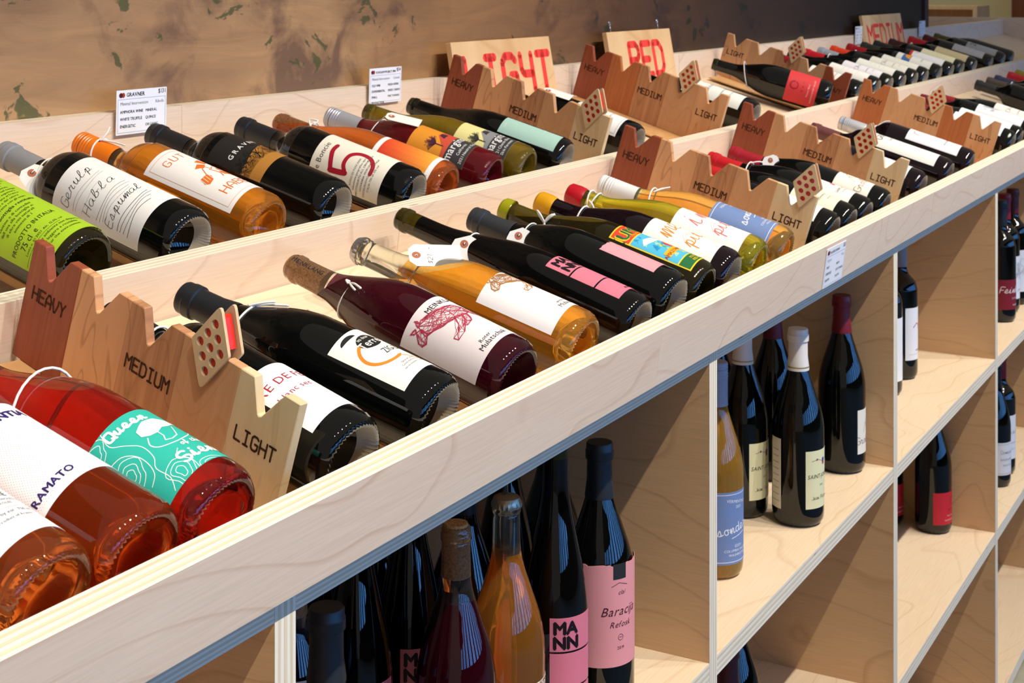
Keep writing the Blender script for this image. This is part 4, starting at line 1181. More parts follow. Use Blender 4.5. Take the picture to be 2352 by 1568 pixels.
for k, (v, u0, u1, wd) in enumerate([(.100, -.036, .020, .00035), (.0955, -.036, .022, .00030), (.086, -.034, .004, .00025), (.064, -.034, .024, .00050), (.060, -.034, .026, .0004), (.0555, -.032, .020, .0004), (.051, -.030, .018, .0003), (.031, -.034, .026, .0007), (.0265, -.034, .028, .0006), (.022, -.034, .022, .0006), (.017, -.036, .016, .0007)]):
    a.line([(u0 + (u1-u0)*i/8, v + .0012*sin(i*.8+k)) for i in range(9)], wd, INK, 1)
b.lab(-112, 18, .038, .171, 'f0eeea', a)
b = F(1.405, 2.0, 'bordeaux', .040, .302, 'orange', ('screw', 'ee7c14'), 'orange wine bottle with orange screw cap and white GUT HABEN label', 'R', n=112)
w_, h_ = .040*radians(128), .134
a = Art(w_, h_); OR = 'e0742a'
a.frame(.006, .0005, 'd8906a')
a.stroke('GUT', -.010, .108, .0105, .0011, OR, 2, adv=6.5).stroke('HABEN', .002, .018, .0120, .0014, OR, 2, adv=5.6)
a.poly([(-.026, .050), (-.022, .060), (-.012, .060), (-.010, .054), (-.014, .047), (-.022, .045)], OR, 2)
for k in range(4): a.line([(-.025 + k*.004, .049), (-.023 + k*.004, .059)], .0006, 'f3ede2', 3)
a.line([(-.012, .060), (-.006, .072), (.000, .074), (.004, .066), (.008, .070)], .0012, OR, 2).poly([(-.012, .078), (-.002, .084), (.006, .078), (-.002, .072)], OR, 2).poly([(.000, .090), (.010, .094), (.016, .084), (.008, .080)], OR, 2)
for p, q in (((.010, .066), (.020, .060)), ((.006, .056), (.014, .044)), ((.016, .050), (.024, .040)), ((.012, .074), (.024, .070))): a.poly([p, (q[0], p[1]), q, (p[0], q[1] + .003)], OR, 2)
a.line([(.000, .066), (.004, .052), (.000, .044)], .0016, OR, 2).line([(.010, .062), (.014, .050)], .0016, OR, 2)
b.lab(-71, 57, .032, .166, 'f3eee6', a)
b = F(1.540, 3.0, 'bordeaux', .041, .302, 'black', ('foil', '1e2024'), 'black bottle with black and ochre GRAVNER label', 'R', n=96)
w_, h_ = .041*radians(124), .086
a = Art(w_, h_)
a.rect(-w_/2, 0, w_/2, h_*.36, 'b07a34', 1)
a.poly([(-w_/2, h_*.30), (-w_*.1, h_*.42), (w_*.2, h_*.50), (w_/2, h_*.46), (w_/2, h_*.2), (-w_/2, h_*.2)], 'b07a34', 1)
rnd = random.Random(3)
for _ in range(150):
    u = rnd.uniform(-w_/2, w_/2); v = h_*.36 + rnd.gauss(0, .006); a.line([(u, v), (u + rnd.uniform(-.005, .005), v + rnd.uniform(-.003, .004)), (u + rnd.uniform(-.006, .006), v + rnd.uniform(-.006, .006))], .0005, '1c1812', 2)
a.line([(-.012, .02), (-.008, .030), (-.010, .038)], .0018, '1c1812', 2).line([(-.008, .030), (-.001, .038)], .001, '1c1812', 2)
a.text('GRAVNER', -.002, h_*.60, .0100, 'e8e6e2', 3, gap=.32, bold=.02)
b.lab(-74, 50, .095, .181, '23211f', a)
b = F(1.722, 4.0, 'bordeaux', .038, .296, 'black', ('foil', '1e2024'), 'black bottle with cream label and a brushed red numeral five', 'R', n=96)
w_, h_ = .038*radians(150), .113
a = Art(w_, h_)
a.text('Le Boncie', -.014, .098, .0115, '4a4a48')
path = smooth_path([(.010, .088), (.000, .089), (-.012, .085), (-.026, .080)], 3)
a.line(path, .0066, 'a8182e', 2)
a.line(smooth_path([(-.026, .081), (-.025, .069), (-.023, .057)]), .0078, 'a8182e', 2)
a.line(smooth_path([(-.023, .057), (-.012, .064), (.003, .062), (.011, .050), (.010, .034), (.000, .023), (-.012, .021)]), .0060, 'a8182e', 2)
for k, t_ in enumerate(['ROSSO DI TOSCANA', 'indicazione geografica tipica', 'IMBOTTIGLIATO ALL ORIGINE DA', 'GIOVANNA MORGANTI', 'CASTELNUOVO BERARDENGA', 'ITALIA 750 ml 13% vol']): a.text(t_, -.016, .044 - k*.0058, .0042, '5a5a56')
b.lab(-120, 30, .036, .149, 'ece6d4', a)
b = F(1.808, 4.0, 'burgundy', .038, .296, 'orange2', ('cork', 'c89058'), 'copper orange bottle with cork and sunset gradient label', 'R', n=96)
w_, h_ = .038*radians(112), .098
a = Art(w_, h_)
n = 16
c0, c1 = (214, 58, 40), (244, 186, 60)
for i in range(n):
    for j in range(6):
        t = min(1, max(0, (1 - (i+.5)/n)*.75 + (j/6)*.30)); col = '%02x%02x%02x' % tuple(int(c0[q]*(1-t) + c1[q]*t) for q in range(3))
        a.rect(-w_/2+.006 + (w_-.012)*j/6, .008 + (h_-.016)*i/n, -w_/2+.006 + (w_-.012)*(j+1)/6, .008 + (h_-.016)*(i+1)/n, col, 1)
a.text('TINTO AMORIO', -w_/2+.0042, .046, .0052, '5a5652', rot=-90, gap=.2).text('MONTE', -w_/2+.0042, .012, .0044, '8a8682', rot=-90, gap=.2)
b.lab(-72, 40, .018, .116, 'f4f2ee', a)
def margins(b, p0, p1, z0, z1, bg, tree, mid, t2, t3):
    w = b.R*radians(p1-p0); h_ = z1-z0; a = Art(w, h_); rnd = random.Random(11)
    a.rect(-w/2, 0, w/2, h_*.42, '3c3a3c', 1)
    a.poly([(-w/2, h_*.40), (-w*.2, h_*.44), (w*.1, h_*.62), (w/2, h_*.58), (w/2, h_*.36), (-w/2, h_*.36)], mid, 2)
    for _ in range(70):
        th = rnd.uniform(0, pi); r0 = rnd.uniform(.003, .013)
        x0, y0 = -w*.16, h_*.56
        a.line([(x0, y0), (x0 + r0*cos(th), y0 + .006 + r0*sin(th))], .0004, tree, 3)
        a.disc(x0 + r0*cos(th), y0 + .006 + r0*sin(th), .0007, tree, 3, 5)
    a.line([(-w*.16, h_*.44), (-w*.16, h_*.62)], .0018, tree, 3).poly([(w*.04, h_*.50), (w*.10, h_*.60), (w*.2, h_*.60), (w*.24, h_*.50)], tree, 3)
    a.text('margins', -.004, h_*.24, .0180, 'e8e6e4', 4, bold=.015, sx=.9).text(t2, -.004, h_*.135, .0064, 'e8e6e4', 4, bold=.01).text(t3, -.004, h_*.05, .0064, 'e8e6e4', 4, bold=.01)
    b.lab(p0, p1, z0, z1, bg, a)
b = F(1.938, 5.5, 'burgundy', .038, .292, 'cherry', ('screw', 'b8bcc4'), 'cherry red bottle with silver screw cap and orange tree margins label', 'R', n=96)
margins(b, -80, 25, .038, .136, 'e0922c', '4a2438', 'c8503a', 'California', '2021 Neutral Oak')
b = F(2.045, 6.5, 'burgundy', .038, .294, 'olive2', None, 'olive bottle with bare rim and pale yellow margins label', 'R', n=96)
margins(b, -80, 25, .030, .122, 'e4dc94', '3a3a34', '8a8c8c', '2021 Chenin Blanc', 'Skin Ferment')
b = F(2.175, 5.5, 'burgundy', .038, .296, 'bareblack', None, 'black green bottle with plain mint label beside the LIGHT divider', 'R', n=96)
a = Art(.038*radians(60), .102); a.text('domaine', -.004, .094, .0030, 'eef4f0').text('12% vol 750 ml', .012, .030, .0028, 'eef4f0')
b.lab(-62, -2, .015, .117, 'a8cdbf', a)
b = F(2.452, 0, 'bordeaux', .039, .300, 'black', ('foil', '22242a'), 'black bottle with double framed white label behind the LIGHT divider', 'R', n=64)
b.lab(-75, 60, .030, .128, 'eff0ee', simple_art(.039, 135, .098, 'frame'))
b = F(3.060, 0, 'burgundy', .039, .300, 'black', ('foil', '22242a'), 'black bottle with long pale label behind the RED divider', 'R', n=64)
b.lab(-70, 50, .030, .165, 'ecefe6', simple_art(.039, 120, .135, 'script'))
b = F(3.630, 15.0, 'burgundy', .041, .300, 'bareblack', None, 'black bottle with red label lying askew on bare tray', 'R', n=72)
b.root.matrix_world = Matrix.Translation((0, .012, .0036)) @ b.root.matrix_world
a = Art(.041*radians(150), .076)
a.line([(-.004+.010*cos(t), .058+.010*sin(t)) for t in [k*pi/12 for k in range(23)]], .0022, '8a1c24').line([(-.004+.0085*cos(t), .057+.0085*sin(t)) for t in [k*pi/12 for k in range(25)]], .0010, '8a1c24')
for k, c_ in enumerate('NAT'): a.text(c_, -.014 + k*.011, .034, .0060, '5a1820')
a.text('Pinot Noir', -.008, .020, .0060, 'f2d8d0', gap=.2).text('RUSSIAN RIVER VALLEY', -.008, .009, .0050, 'f2d8d0', gap=.15)
b.lab(-140, 10, .033, .109, 'd83c40', a)
back = [(3.843, '1e2024', 'efece0', 'script', 'cream label behind the reversed divider'), (4.012, '8a1c24', 'eceae0', 'plain', 'white label, second beyond the reversed divider'), (4.138, '22242a', 'e9e4e6', 'script', 'pinkish white label, third beyond the reversed divider'),
        (4.277, 'c01626', 'e8e8dc', 'plain', 'bright red capsule beside the reversed divider marker'), (4.414, '9aa4b0', 'e6e4d4', 'script', 'silver capsule and cream label'), (4.540, 'e2401c', 'e9e6d6', 'plain', 'orange red capsule and cream label'),
        (4.713, 'a00c1c', 'e9e8dc', 'sun', 'dark red capsule and an orange sun on blue'), (4.873, '2c3028', 'ecebe8', 'redlogo', 'black capsule and white label with red logo'), (5.023, '20221e', 'e8e2b8', 'plain', 'black capsule and pale yellow label'),
        (5.216, '3a1414', 'd6c394', 'plain', 'brown capsule and kraft coloured label'), (5.482, 'b81420', 'b8b8b4', 'plain', 'red capsule and grey white label'), (5.700, '5c0e18', 'b8b8b2', 'twenty', 'maroon capsule and label reading 20'), (5.866, '6a5c10', '3a3a36', 'none', 'olive capsule, last of the back tray')]
for k, (x, cc, lc, kd, d) in enumerate(back):
    b = F(x, 0, 'bordeaux' if k in (4, 8, 10, 11) else 'burgundy', .038, .300, 'black', ('foil', cc), 'black bottle with ' + d, 'R', n=40)
    if kd == 'none': continue
    hL = .110
    if kd in ('plain', 'script'): a = simple_art(.038, 110, hL, kd, k)
    else:
        a = Art(.038*radians(110), hL)
        if kd == 'sun': a.rect(-.034, .066, .034, .092, '3f6fa8', 1).disc(-.004, .068, .018, 'e8962a', 2, 16, a0=0, a1=pi).text('DOMAINE', 0, .030, .008, '8a8a80')
        if kd == 'redlogo': a.line([(-.004+.008*cos(t), .092+.005*sin(t)) for t in [j*pi/6 for j in range(13)]], .0014, 'c03038').rect(-.030, .102, .030, .110, 'd03024')
        if kd == 'twenty': a.text('20', -.006, .078, .030, '2a2a2a')
    b.lab(-62, 48, .028, .028 + hL, lc, a)

# ================================================================== standing bottles
def wax_label(b, p0, p1, z0, z1, col, art=None, **k): b.lab(p0, p1, z0, z1, col, art, **k)
GS = 'bottles standing on the shelves'
# all labels of standing bottles face the aisle, turned towards the viewer
b = S(1.079, .787, -.853, 'burgundy', .041, .302, 'black', ('foil', '26292e'), 'black bottle with black capsule at the left of the first open bay')
b = S(1.151, .880, -.853, 'burgundy', .041, .302, 's_red', ('cork', 'c89058'), 'dark red bottle with pinkish calf label in the left corner of the bay')
a = Art(.041*radians(150), .110); cow(a, 'b23a52', -.006, .060, 1.0); a.text('MEINKLANG', -.002, .096, .0095, '222222')
b.lab(-150, 0, .095, .205, 'e4dad9', a)
b = S(1.301, .788, -.853, 'burgundy', .041, .305, 's_red', ('cork', 'c89058'), 'dark bottle with clear corked neck standing before the orange one')
b.lab(-100, 60, .024, .120, 'e4dad9')
b = S(1.400, .785, -.853, 'burgundy', .041, .303, 's_orange', ('crown', 'b8a890'), 'standing orange wine bottle with metal crown cap')
a = Art(.041*radians(128), .094); cow(a, 'b07a42', .008, .060, 1.20)
b.lab(-43, 97, .024, .118, 'efecea', a)
b = S(1.510, .783, -.853, 'hock', .037, .352, 'hockblack', None, 'tall black bottle standing with pink MANN label')
mann(b, -73, 15, .035, .150)
b = S(1.624, .783, -.853, 'burgundy', .0415, .303, 'black', ('foil', '24272c'), 'black bottle standing with torn pink Baracija label')
w_, h_ = .0415*radians(140), .120
a = Art(w_, h_); MK = '4a2028'
a.rect(-.010, h_-.018, .008, h_, '2a2c2e', 1)
a.line([(-.012, .094), (-.002, .098), (.010, .094)], .0006, MK, 2).text('clai', .001, .084, .0075, MK, shear=.35)
a.text('Baracija', -.001, .060, .0150, MK, shear=.35)
a.text('Refosk', .000, .046, .0100, MK, shear=.35)
a.line([(.0035*cos(t), .034+.0035*sin(t)) for t in [k*pi/8 for k in range(17)]], .0005, MK, 2).line([(-.002, .034), (.002, .034)], .0005, MK, 2)
a.text('2019', 0, .020, .0052, MK)
b.lab(-98, 42, .052, .172, 'e79a9c', a, top=torn(8))
# second and third rows behind them, in the dark of the bay
for k, (x, y, kd) in enumerate([(1.265, .885, 'hock'), (1.365, .885, 'hock'), (1.470, .880, 'burgundy'), (1.575, .885, 'hock'), (1.680, .880, 'burgundy'), (1.240, .985, 'burgundy'), (1.345, .985, 'hock'), (1.450, .985, 'burgundy')]):
    dd = ['tall black bottle with pink label behind the black capsule bottle', 'tall black bottle with pink label behind the corked one', 'black bottle in shadow behind the crown capped one', 'tall black bottle in shadow behind the MANN bottle',
          'black bottle in shadow behind the Baracija bottle', 'black bottle in the third row at the left of the first bay', 'tall black bottle in the third row of the first bay', 'black bottle at the back of the first bay'][k]
    b = S(x, y, -.853, kd, .037 if kd == 'hock' else .041, .350 if kd == 'hock' else .302, 'hockblack' if kd == 'hock' else 'black', None if kd == 'hock' else ('foil', '1e2024'), dd)
    if kd == 'hock': mann(b, -73, 15, .035, .150)
# second bay
b = S(2.054, .802, -.853, 'burgundy', .0385, .302, 's_gold', ('screw', '9aa4b8'), 'golden bottle with grey blue screw cap standing with blue label')
sonder(b, -95, 45, .022, .125)
def saint(b):
    w_ = .041*radians(84); a = Art(w_, .090)
    a.text('SAINT-JOSEPH', 0, .047, .0090, '3a3a30', shear=.2, sx=.95).disc(.006, .073, .0042, '3a4a98').disc(.006, .069, .003, 'c03a2a', 2)
    a.line([(-.020, .074), (-.008, .076), (.000, .073)], .0008, '8a7a50').disc(-.010, .076, .0018, '8a4a6a', 2).line([(.012, .073), (.022, .076)], .0008, '8a7a50')
    a.text('2019', 0, .034, .0044, '77705a').stroke('Jean Pierre', 0, .014, .0052, .0005, '4a4a3c', 2, adv=4.4, script=True)
    b.lab(-55, 31, .030, .120, 'e9e6b6', a)
    a = Art(.041*radians(30), .11)
    for k in range(9): a.line([(-.008, .012+.010*k), (.008, .012+.010*k)], .0016, 'a8a498')
    b.lab(-146, -112, .026, .136, 'dcd8c8', a)
for x, y, d in ((2.312, .765, 'black bottle with white capsule and pale yellow label at the front of the second bay'), (2.307, .856, 'black bottle with white capsule behind another like it')):
    b = S(x, y, -.853, 'burgundy', .0410, .303, 'black', ('foil', 'e8e4dc'), d)
    saint(b)
    mb = MB(); zz = .303*.80; rr = neck_r(b.pr, zz) + .0013
    mb.lathe([(rr, zz+.0015), (rr+.0002, zz+.002), (rr+.0002, zz+.003), (rr, zz+.0035)], 32); mb.obj('gold_band', plain('gold_band', 'b8a060', .4, .6), b.root, smooth=True)
b = S(2.598, .780, -.853, 'burgundy', .0410, .303, 'black', ('foil', '7a1622'), 'black bottle with burgundy capsule standing at the right of the second bay')
b.lab(-32, 58, .034, .110, 'ebe8d8', simple_art(.041, 90, .076, 'grolleau'))
b = S(2.500, .872, -.853, 'burgundy', .0410, .303, 'black', ('foil', '6a1420'), 'black bottle with burgundy capsule half hidden behind white capsule')
b = S(2.440, .960, -.853, 'burgundy', .0410, .303, 'black', ('foil', '1c1e22'), 'black bottle in the dark back left of the second bay')
b = S(2.200, .935, -.853, 'burgundy', .0410, .303, 'black', ('foil', '1c1e22'), 'black bottle behind the golden standing bottle')
# third bay
b = S(3.268, .852, -.853, 'bordeaux', .0375, .302, 'black', ('foil', '8a8c94'), 'bordeaux bottle with grey capsule and white label with red squiggle')
a = Art(.0375*radians(140), .112)
a.line(smooth_path([(-.018, .070), (-.006, .078), (.006, .070), (.018, .074), (.026, .082)]), .0022, 'b82a2e').line(smooth_path([(.000, .066), (.004, .074), (.012, .080)]), .001, 'b82a2e')
a.text('KEKFRANKOS', .010, .018, .0060, '44464a').text('REHO', .016, .026, .0120, '55575b', sx=.7).line([(-.030, .012), (.036, .012)], .0005, '88888a')
b.lab(-58, 60, .042, .154, 'e6e8ea', a)
b = S(3.120, .847, -.853, 'bordeaux', .0375, .302, 'black', ('foil', '8a8c94'), 'bordeaux bottle peeking out right of the third panel')
b.lab(-100, 20, .030, .160, 'e6e8ea')
# fourth bay
b = S(3.941, .772, -.853, 'bordeaux', .0375, .302, 'black', ('foil', '1c1e22'), 'bordeaux bottle with dark red scripted label in the fourth bay')
a = Art(.0375*radians(140), .075); a.stroke('Feinherb', .006, .042, .0150, .0014, 'efe6e4', 2, adv=4.4, script=True, shear=.3).text('ZWEIGELT', .010, .026, .006, 'd8b8b8').text('burgenland', .012, .010, .006, 'efe6e4')
b.lab(-95, 45, .032, .107, '7c1c28', a)
for x, d in ((4.061, 'bordeaux bottle with red capsule, middle of three in the fourth bay'), (4.171, 'bordeaux bottle with dark red capsule, third in the fourth bay')):
    b = S(x, .785, -.853, 'bordeaux', .0375, .302, 'black', ('foil', '8a1622' if x < 4.1 else '5a1018'), d)
    a = Art(.0375*radians(140), .11); rnd = random.Random(2)
    for k in range(12): a.line(smooth_path([(rnd.uniform(-.02, .03), rnd.uniform(.045, .095)) for _ in range(4)]), .0007, '8a8c94')
    a.text('LEHM', .012, .020, .007, '55575b')
    b.lab(-95, 45, .035, .145, 'dfe2e8', a)
# lower shelves
def redlab(b):
    a = Art(.041*radians(110), .072); a.line([(.012+.007*cos(t), .052+.009*sin(t)) for t in [k*pi/8 for k in range(15)]], .0016, '7a1820').text('N A T', .006, .030, .006, '5a1018').text('Pinot Noir', .006, .018, .005, 'e8c8c0').text('RUSSIAN RIVER', .006, .008, .005, 'e8c8c0')
    b.lab(-77, 33, .022, .094, 'c02430', a)
b = S(3.476, .830, -1.247, 'burgundy', .0410, .303, 'black', ('foil', '1c1e22'), 'black bottle with red label standing on the lower shelf'); redlab(b)
b = S(3.474, .940, -1.247, 'burgundy', .0410, .303, 'black', ('foil', '1c1e22'), 'black bottle with red label partly behind the third panel, lower shelf'); redlab(b)
b = S(3.972, .779, -1.247, 'bordeaux', .0375, .302, 'black', ('foil', '901822'), 'bordeaux bottle with red capsule and white label, lower shelf')
b.lab(-95, 45, .040, .150, 'dfe2e8', simple_art(.0375, 140, .11, 'script'))
b = S(3.870, .771, -1.247, 'burgundy', .0375, .302, 'black', ('foil', '1c1e22'), 'slope shouldered black bottle with small white label, lower shelf')
b.lab(-95, 45, .030, .110, 'd8dade', simple_art(.0375, 140, .08, 'frame'))
b = S(2.029, .775, -1.247, 'burgundy', .0410, .303, 'black', ('foil', '4a1a24'), 'black bottle with maroon capsule just under the second bay shelf')
b = S(2.200, .830, -1.247, 'burgundy', .0410, .303, 'black', ('foil', '1c1e22'), 'black bottle with gold ringed neck under the second bay shelf')
mb = MB(); mb.lathe([(.0166, .244), (.0170, .2445), (.0170, .246), (.0166, .2465)], 32); mb.obj('gold_band', plain('gold_band', 'b8a060', .4, .6), b.root, smooth=True)

# ================================================================== wooden battens that carry the lying bottles
def battens(row, xs, yaws):
    for x, yw in zip(xs, yaws):
        xx, yy, zz, o = lay_matrix(row, x, yw)
        hgt = .0235 if row == 'F' else .0085
        low = 0.0095 if row == 'F' and 2.3 < x < 2.7 else (0.0065 if row == 'F' and x > 2.8 else 0.0)
        M = mat4(xx, yy, zz, o)
        mb = MB(); mb.box(-.011, .011, .0412 + low, .0412 + hgt, .012, .275)
        ob = mb.obj('support_batten', W_FOOT, tray)
        ob.matrix_world = M
        ob.matrix_parent_inverse = Matrix.Identity(4)
        ob.matrix_local = tray.matrix_world.inverted() @ M
battens('F', [.692, .770, .854, 1.018, 1.153, 1.298, 1.445, 1.590, 1.690, 1.790, 1.885, 1.990, 2.110, 2.342, 2.437, 2.530, 2.652, 2.908, 3.135, 3.337], [0, 0, 0, -3.5, 3.2, -2.8, 1.8, -1.5, -1, .8, 1.5, 3, 3.5, 0, 0, -1.5, .4, 0, .5, 1.6])
battens('R', [1.113, 1.268, 1.405, 1.540, 1.722, 1.808, 1.938, 2.045, 2.175, 2.452, 3.060], [0, 0, 2, 3, 4, 4, 5.5, 6.5, 5.5, 0, 0])

# ================================================================== strings and tags round the necks
def neckframe(row, X, yaw, R=.041):
    xx, yy, zz, o = lay_matrix(row, X, yaw)
    return xx, yy, zz, o - yy*(R - .041)

def loop_pts(fr, z, r, tilt=0.0, n=28, kind=None):
    xx, yy, zz, o = fr
    return [o + zz*(z + tilt*cos(2*pi*k/n)) + xx*(r*sin(2*pi*k/n)) - yy*(r*cos(2*pi*k/n)) for k in range(n)]

def on_neck(fr, phi, z, r):
    xx, yy, zz, o = fr
    return o + xx*(r*sin(radians(phi))) - yy*(r*cos(radians(phi))) + zz*z

def string_thing(label, loops, tails, r=.0012, name='neck_string'):
    p0 = loops[0][0] if loops else Vector(tails[0][0])
    root = empty(name, label, 'string', 'white cotton strings round bottle necks', Matrix.Translation(p0))
    mb = MB()
    for L_ in loops: mb.tube([p - p0 for p in L_], r, 6, closed=True)
    mb.obj('string_loop', WHITE_STR, root, smooth=True)
    if tails:
        mb = MB()
        for t_ in tails:
            t_ = [Vector(p) for p in t_]
            if len(t_) > 2: 
                s_ = []
                for i in range(len(t_) - 1):
                    a_, b_ = t_[i], t_[i+1]
                    p_, n_ = t_[max(i-1, 0)], t_[min(i+2, len(t_)-1)]
                    for k in range(5):
                        t = k/5
                        s_.append(0.5*((2*a_)+(b_-p_)*t+(2*p_-5*a_+4*b_-n_)*t*t+(3*a_-p_-3*b_+n_)*t**3))
                t_ = s_ + [t_[-1]]
            mb.tube([p - p0 for p in t_], r, 6)
        mb.obj('loose_ends', WHITE_STR, root, smooth=True)
    return root

def tag_thing(label, hole, along, across, size, fr, z, r, tilt, txt=None, extra=None):
    """manila tag: hole centre, direction of its length, direction of its width"""
    al = Vector(along).normalized(); ac = Vector(across); ac = (ac - al*ac.dot(al)).normalized(); nn = ac.cross(al)
    if nn.dot(Vector((-1, -1, .6))) < 0: nn = -nn
    Lh, Wd = size
    root = empty('price_tag', label, 'tag', 'manila tags tied to bottle necks', Matrix.Translation(hole))
    def fn(u, v, d): return tuple(ac*u + al*v + nn*d)
    c = Wd*.22; b0 = -.0085
    outl = [(-Wd/2, Lh+b0), (-Wd/2, b0+c), (-Wd/2+c, b0), (Wd/2-c, b0), (Wd/2, b0+c), (Wd/2, Lh+b0)]
    hl = [(.0018*cos(-k*pi/7), .0018*sin(-k*pi/7)) for k in range(14)]
    mb = MB(); mb.prism(outl, [hl], fn, -.0002, .0002); mb.obj('tag_card', TAG, root)
    mb = MB(); mb.prism([(.0050*cos(k*pi/12), .0050*sin(k*pi/12)) for k in range(24)], [hl], fn, -.0004, .0004); mb.obj('reinforcement_ring', TAGRING, root)
    if txt:
        a = Art(.08, .08); a.stroke(txt, 0, 0, .0055, .00045, '3a3c48', 1, adv=6, shear=.2, script=False)
        mb = MB()
        for pts, c_, l in a.items: mb.add([Vector(fn(-u if txt_flip(ac, al, nn) else u, .018 - v, .00035)) for u, v in pts], [tuple(range(len(pts)))])
        mb.obj('handwriting', plain('ink_blue', '3a3c48', .6), root, recalc=False)
    p0 = Vector(hole)
    lp = loop_pts(fr, z, r, tilt)
    near = min(lp, key=lambda p: (p - p0).length)
    mb = MB(); mb.tube([p - p0 for p in lp], .0009, 6, closed=True)
    mid = (near + p0)/2 + Vector((0, 0, .004))
    mb.tube([near - p0, mid - p0, nn*.0012, -nn*.0012], .0009, 6)
    mb.obj('tag_string', WHITE_STR, root, smooth=True)

def txt_flip(ac, al, nn): return ac.cross(al).dot(nn) > 0

frF3 = neckframe('F', .854, 0); frF4 = neckframe('F', 1.018, -3.5, .04); frF5 = neckframe('F', 1.153, 3.2); frF6 = neckframe('F', 1.298, -2.8)
frF7 = neckframe('F', 1.445, 1.8); frF8 = neckframe('F', 1.590, -1.5, .037); frF9 = neckframe('F', 1.690, -1, .042); frF10 = neckframe('F', 1.790, .8, .04)
frF11 = neckframe('F', 1.885, 1.5, .04); frF12 = neckframe('F', 1.990, 3, .04); frF13 = neckframe('F', 2.110, 3.5, .0385)
frR3 = neckframe('R', 1.405, 2, .04); frR2 = neckframe('R', 1.268, 0); frR5 = neckframe('R', 1.722, 4, .038); frR6 = neckframe('R', 1.808, 4, .038); frR7 = neckframe('R', 1.938, 5.5, .038)
frR10 = neckframe('R', 2.452, 0, .039); frR12 = neckframe('R', 3.63, 15); frF16 = neckframe('F', 2.53, -1.5, .0315); frF17 = neckframe('F', 2.650, .4, .0315); frF20 = neckframe('F', 3.337, 1.6, .035)
def T_(fr, *pz): return [on_neck(fr, p, z, r) for p, z, r in pz]
string_thing('white string round the shoulder of the turquoise label bottle', [loop_pts(frF3, .186, .0355, .012)], [])
string_thing('white string round the neck of the DE FER bottle', [loop_pts(frF4, .232, .0170, .006)], [])
string_thing('white string with loose ends on the Terres bottle', [loop_pts(frF5, .222, .0225, -.004)], [T_(frF5, (-10, .222, .0225), (10, .212, .026), (18, .198, .031), (20, .188, .0345)), T_(frF5, (-12, .222, .0230), (2, .210, .029), (12, .200, .0335))])
string_thing('white string with a knot on the light red corked bottle', [loop_pts(frF6, .212, .0245, -.004)], [T_(frF6, (-38, .212, .0255), (-46, .205, .030), (-52, .196, .0335)), T_(frF6, (-38, .212, .0255), (-40, .203, .031), (-46, .190, .036)), T_(frF6, (-34, .213, .0255), (-38, .216, .028), (-42, .212, .0265))])
tag_thing('white tag priced 21 lying on the orange wine bottle', on_neck(frF7, -34, .214, .036), (frF7[2]*-.78 + frF7[0]*.66 - frF7[1]*.16), frF7[0]*.80 - frF7[1]*.42 + frF7[2]*.4, (.060, .034), frF7, .214, .0235, -.008, '$21.-')
tag_thing('white tag hanging from the tall MANN bottle', on_neck(frF8, -62, .238, .026), Vector((-.10, -.35, -1)), Vector((.62, -.75, .1)), (.052, .034), frF8, .236, .0220, .004)
tag_thing('white tag hanging between grey capsule and MANN bottle', on_neck(frF9, -66, .214, .031), Vector((-.05, -.40, -1)), Vector((.62, -.75, .1)), (.046, .031), frF9, .210, .0255, .004)
string_thing('white string bow on the olive bottle with colourful label', [loop_pts(frF10, .232, .0195, 0)], [T_(frF10, (-60, .232, .020), (-50, .240, .028), (-40, .246, .030), (-48, .238, .030), (-58, .232, .021)), T_(frF10, (-58, .232, .020), (-40, .224, .029), (-30, .222, .030), (-40, .229, .026), (-58, .232, .021)), T_(frF10, (-58, .232, .020), (-75, .226, .026), (-88, .216, .030))])
string_thing('white string on the yellow sealed bottle', [loop_pts(frF11, .228, .0200, 0)], [])
string_thing('double white string on the red sealed green bottle', [loop_pts(frF12, .262, .0170, .004), loop_pts(frF12, .257, .0172, -.004)], [T_(frF12, (-70, .260, .018), (-80, .252, .022), (-100, .246, .022))])
string_thing('white string on the golden bottle with blue label', [loop_pts(frF13, .214, .0240, .006)], [T_(frF13, (-30, .216, .024), (-5, .208, .028), (5, .200, .031)), T_(frF13, (-30, .216, .024), (-10, .204, .030), (0, .196, .034))])
string_thing('white string on the bright red capsule bottle', [loop_pts(frF16, .220, .0230, .004)], [T_(frF16, (-10, .222, .023), (10, .212, .028), (24, .206, .03))])
tag_thing('white tag standing on the dark red capsule bottle', on_neck(frF17, -50, .218, .029), Vector((.05, -.30, -1)), Vector((.62, -.75, .1)), (.045, .032), frF17, .214, .0245, .004)
string_thing('white string on the silver screw cap bottle', [loop_pts(frF20, .216, .0200, .004)], [T_(frF20, (-10, .218, .020), (8, .205, .034), (14, .195, .039))])
tag_thing('white tag on the neck of the handwritten label bottle', on_neck(frR2, -78, .226, .025), (frR2[2]*-1 + Vector((.05, 0, -.75))), frR2[0]*.8 - frR2[1]*.6, (.050, .030), frR2, .222, .0200, .004, '.6-')
string_thing('white string on the orange screw cap', [loop_pts(frR3, .268, .0178, .003)], [T_(frR3, (-20, .268, .018), (0, .266, .026), (10, .268, .034)), T_(frR3, (-12, .268, .018), (5, .250, .020), (8, .236, .021))])
string_thing('white string round the neck of the numeral five bottle', [loop_pts(frR5, .213, .0180, .002)], [])
string_thing('white string bow on the copper bottle with cork', [loop_pts(frR6, .232, .0195, .004)], [T_(frR6, (-40, .232, .020), (-20, .240, .025), (-10, .228, .026), (-30, .230, .022))])
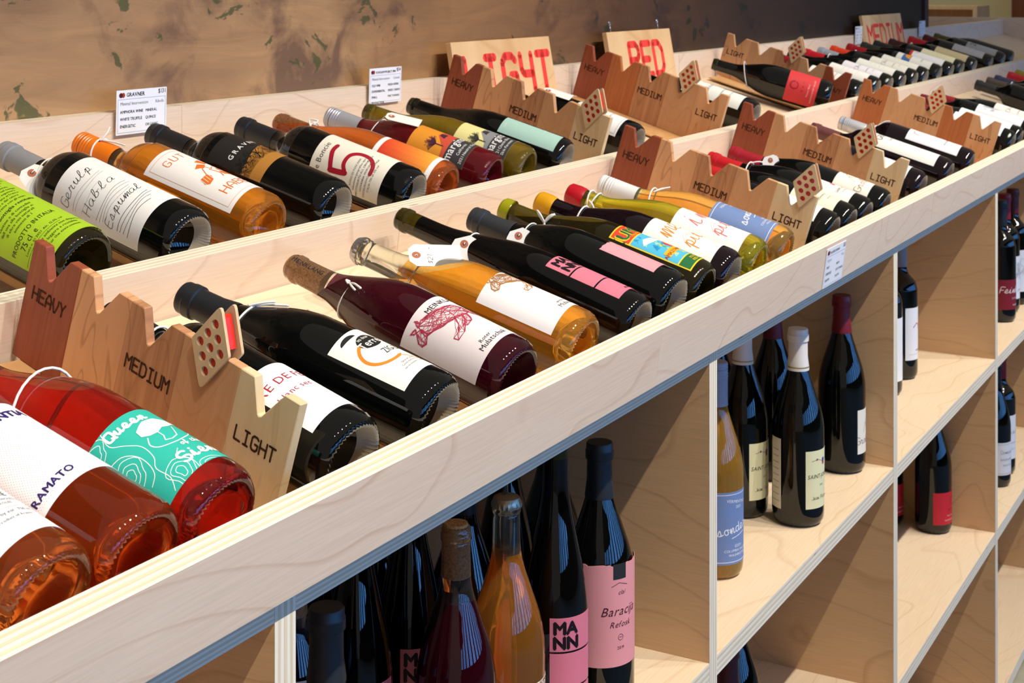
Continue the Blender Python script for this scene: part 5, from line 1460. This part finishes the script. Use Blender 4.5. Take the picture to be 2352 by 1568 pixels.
tag_thing('white tag lying on the cherry red bottle', on_neck(frR7, -22, .180, .043), (frR7[2]*-1 + frR7[0]*.30 - frR7[1]*.04), frR7[0]*.85 - frR7[1]*.2 + frR7[2]*.35, (.054, .026), frR7, .205, .0260, -.004)
tag_thing('white tag on the framed label bottle behind the LIGHT divider', on_neck(frR10, -20, .190, .044), (frR10[2]*-1 + frR10[0]*.2), frR10[0]*.9 - frR10[1]*.2 + frR10[2]*.2, (.054, .027), frR10, .215, .0200, .004)
string_thing('white string hanging round the neck of the askew red label bottle', [loop_pts(frR12, .225, .0285, .012)], [T_(frR12, (-150, .218, .030), (-160, .205, .036), (-150, .195, .040))])
for x, d in ((4.277, 'white string on the red capsule in the back tray'), (4.540, 'white string on the orange red capsule'), (5.216, 'white string on the brown capsule bottle')):
    f_ = neckframe('R', x, 0, .038); string_thing(d, [loop_pts(f_, .222, .0225, .004)], [])
f_ = neckframe('F', 4.91, 0, .038); string_thing('white string bow on the far grey brown capsule bottle', [loop_pts(f_, .222, .0225, .004)], [T_(f_, (-60, .222, .024), (-90, .20, .034), (-100, .185, .045)), T_(f_, (-60, .222, .024), (-70, .21, .04), (-90, .19, .05))])

# ================================================================== far end of the room
cr = empty('wooden_crate', 'pale open wooden crate shelf against the ochre wall', 'crate', None, Matrix.Translation((10.4, 2.19, 0.9)))
for nm, bx in (('top', (0, .4, 0, .60, .600, .624)), ('bottom', (0, .4, 0, .60, 0, .024)), ('side_panel', (0, .4, 0, .03, .024, .600)), ('side_panel', (0, .4, .57, .60, .024, .600)), ('back', (.38, .4, .03, .57, .024, .600))):
    mb = MB(); mb.box(*bx); mb.obj(nm, PLYS if False else W_SIGN, cr)
tb = empty('wall_table', 'dark table holding the wooden crate', 'table', None, Matrix.Translation((10.3, 2.05, 0)))
mb = MB(); mb.box(0, .6, 0, .9, .86, .90); mb.obj('tabletop', DARK, tb)
for a_, b_ in ((.02, .02), (.54, .02), (.02, .84), (.54, .84)):
    mb = MB(); mb.box(a_, a_+.04, b_, b_+.04, 0, .86); mb.obj('leg', DARK, tb)
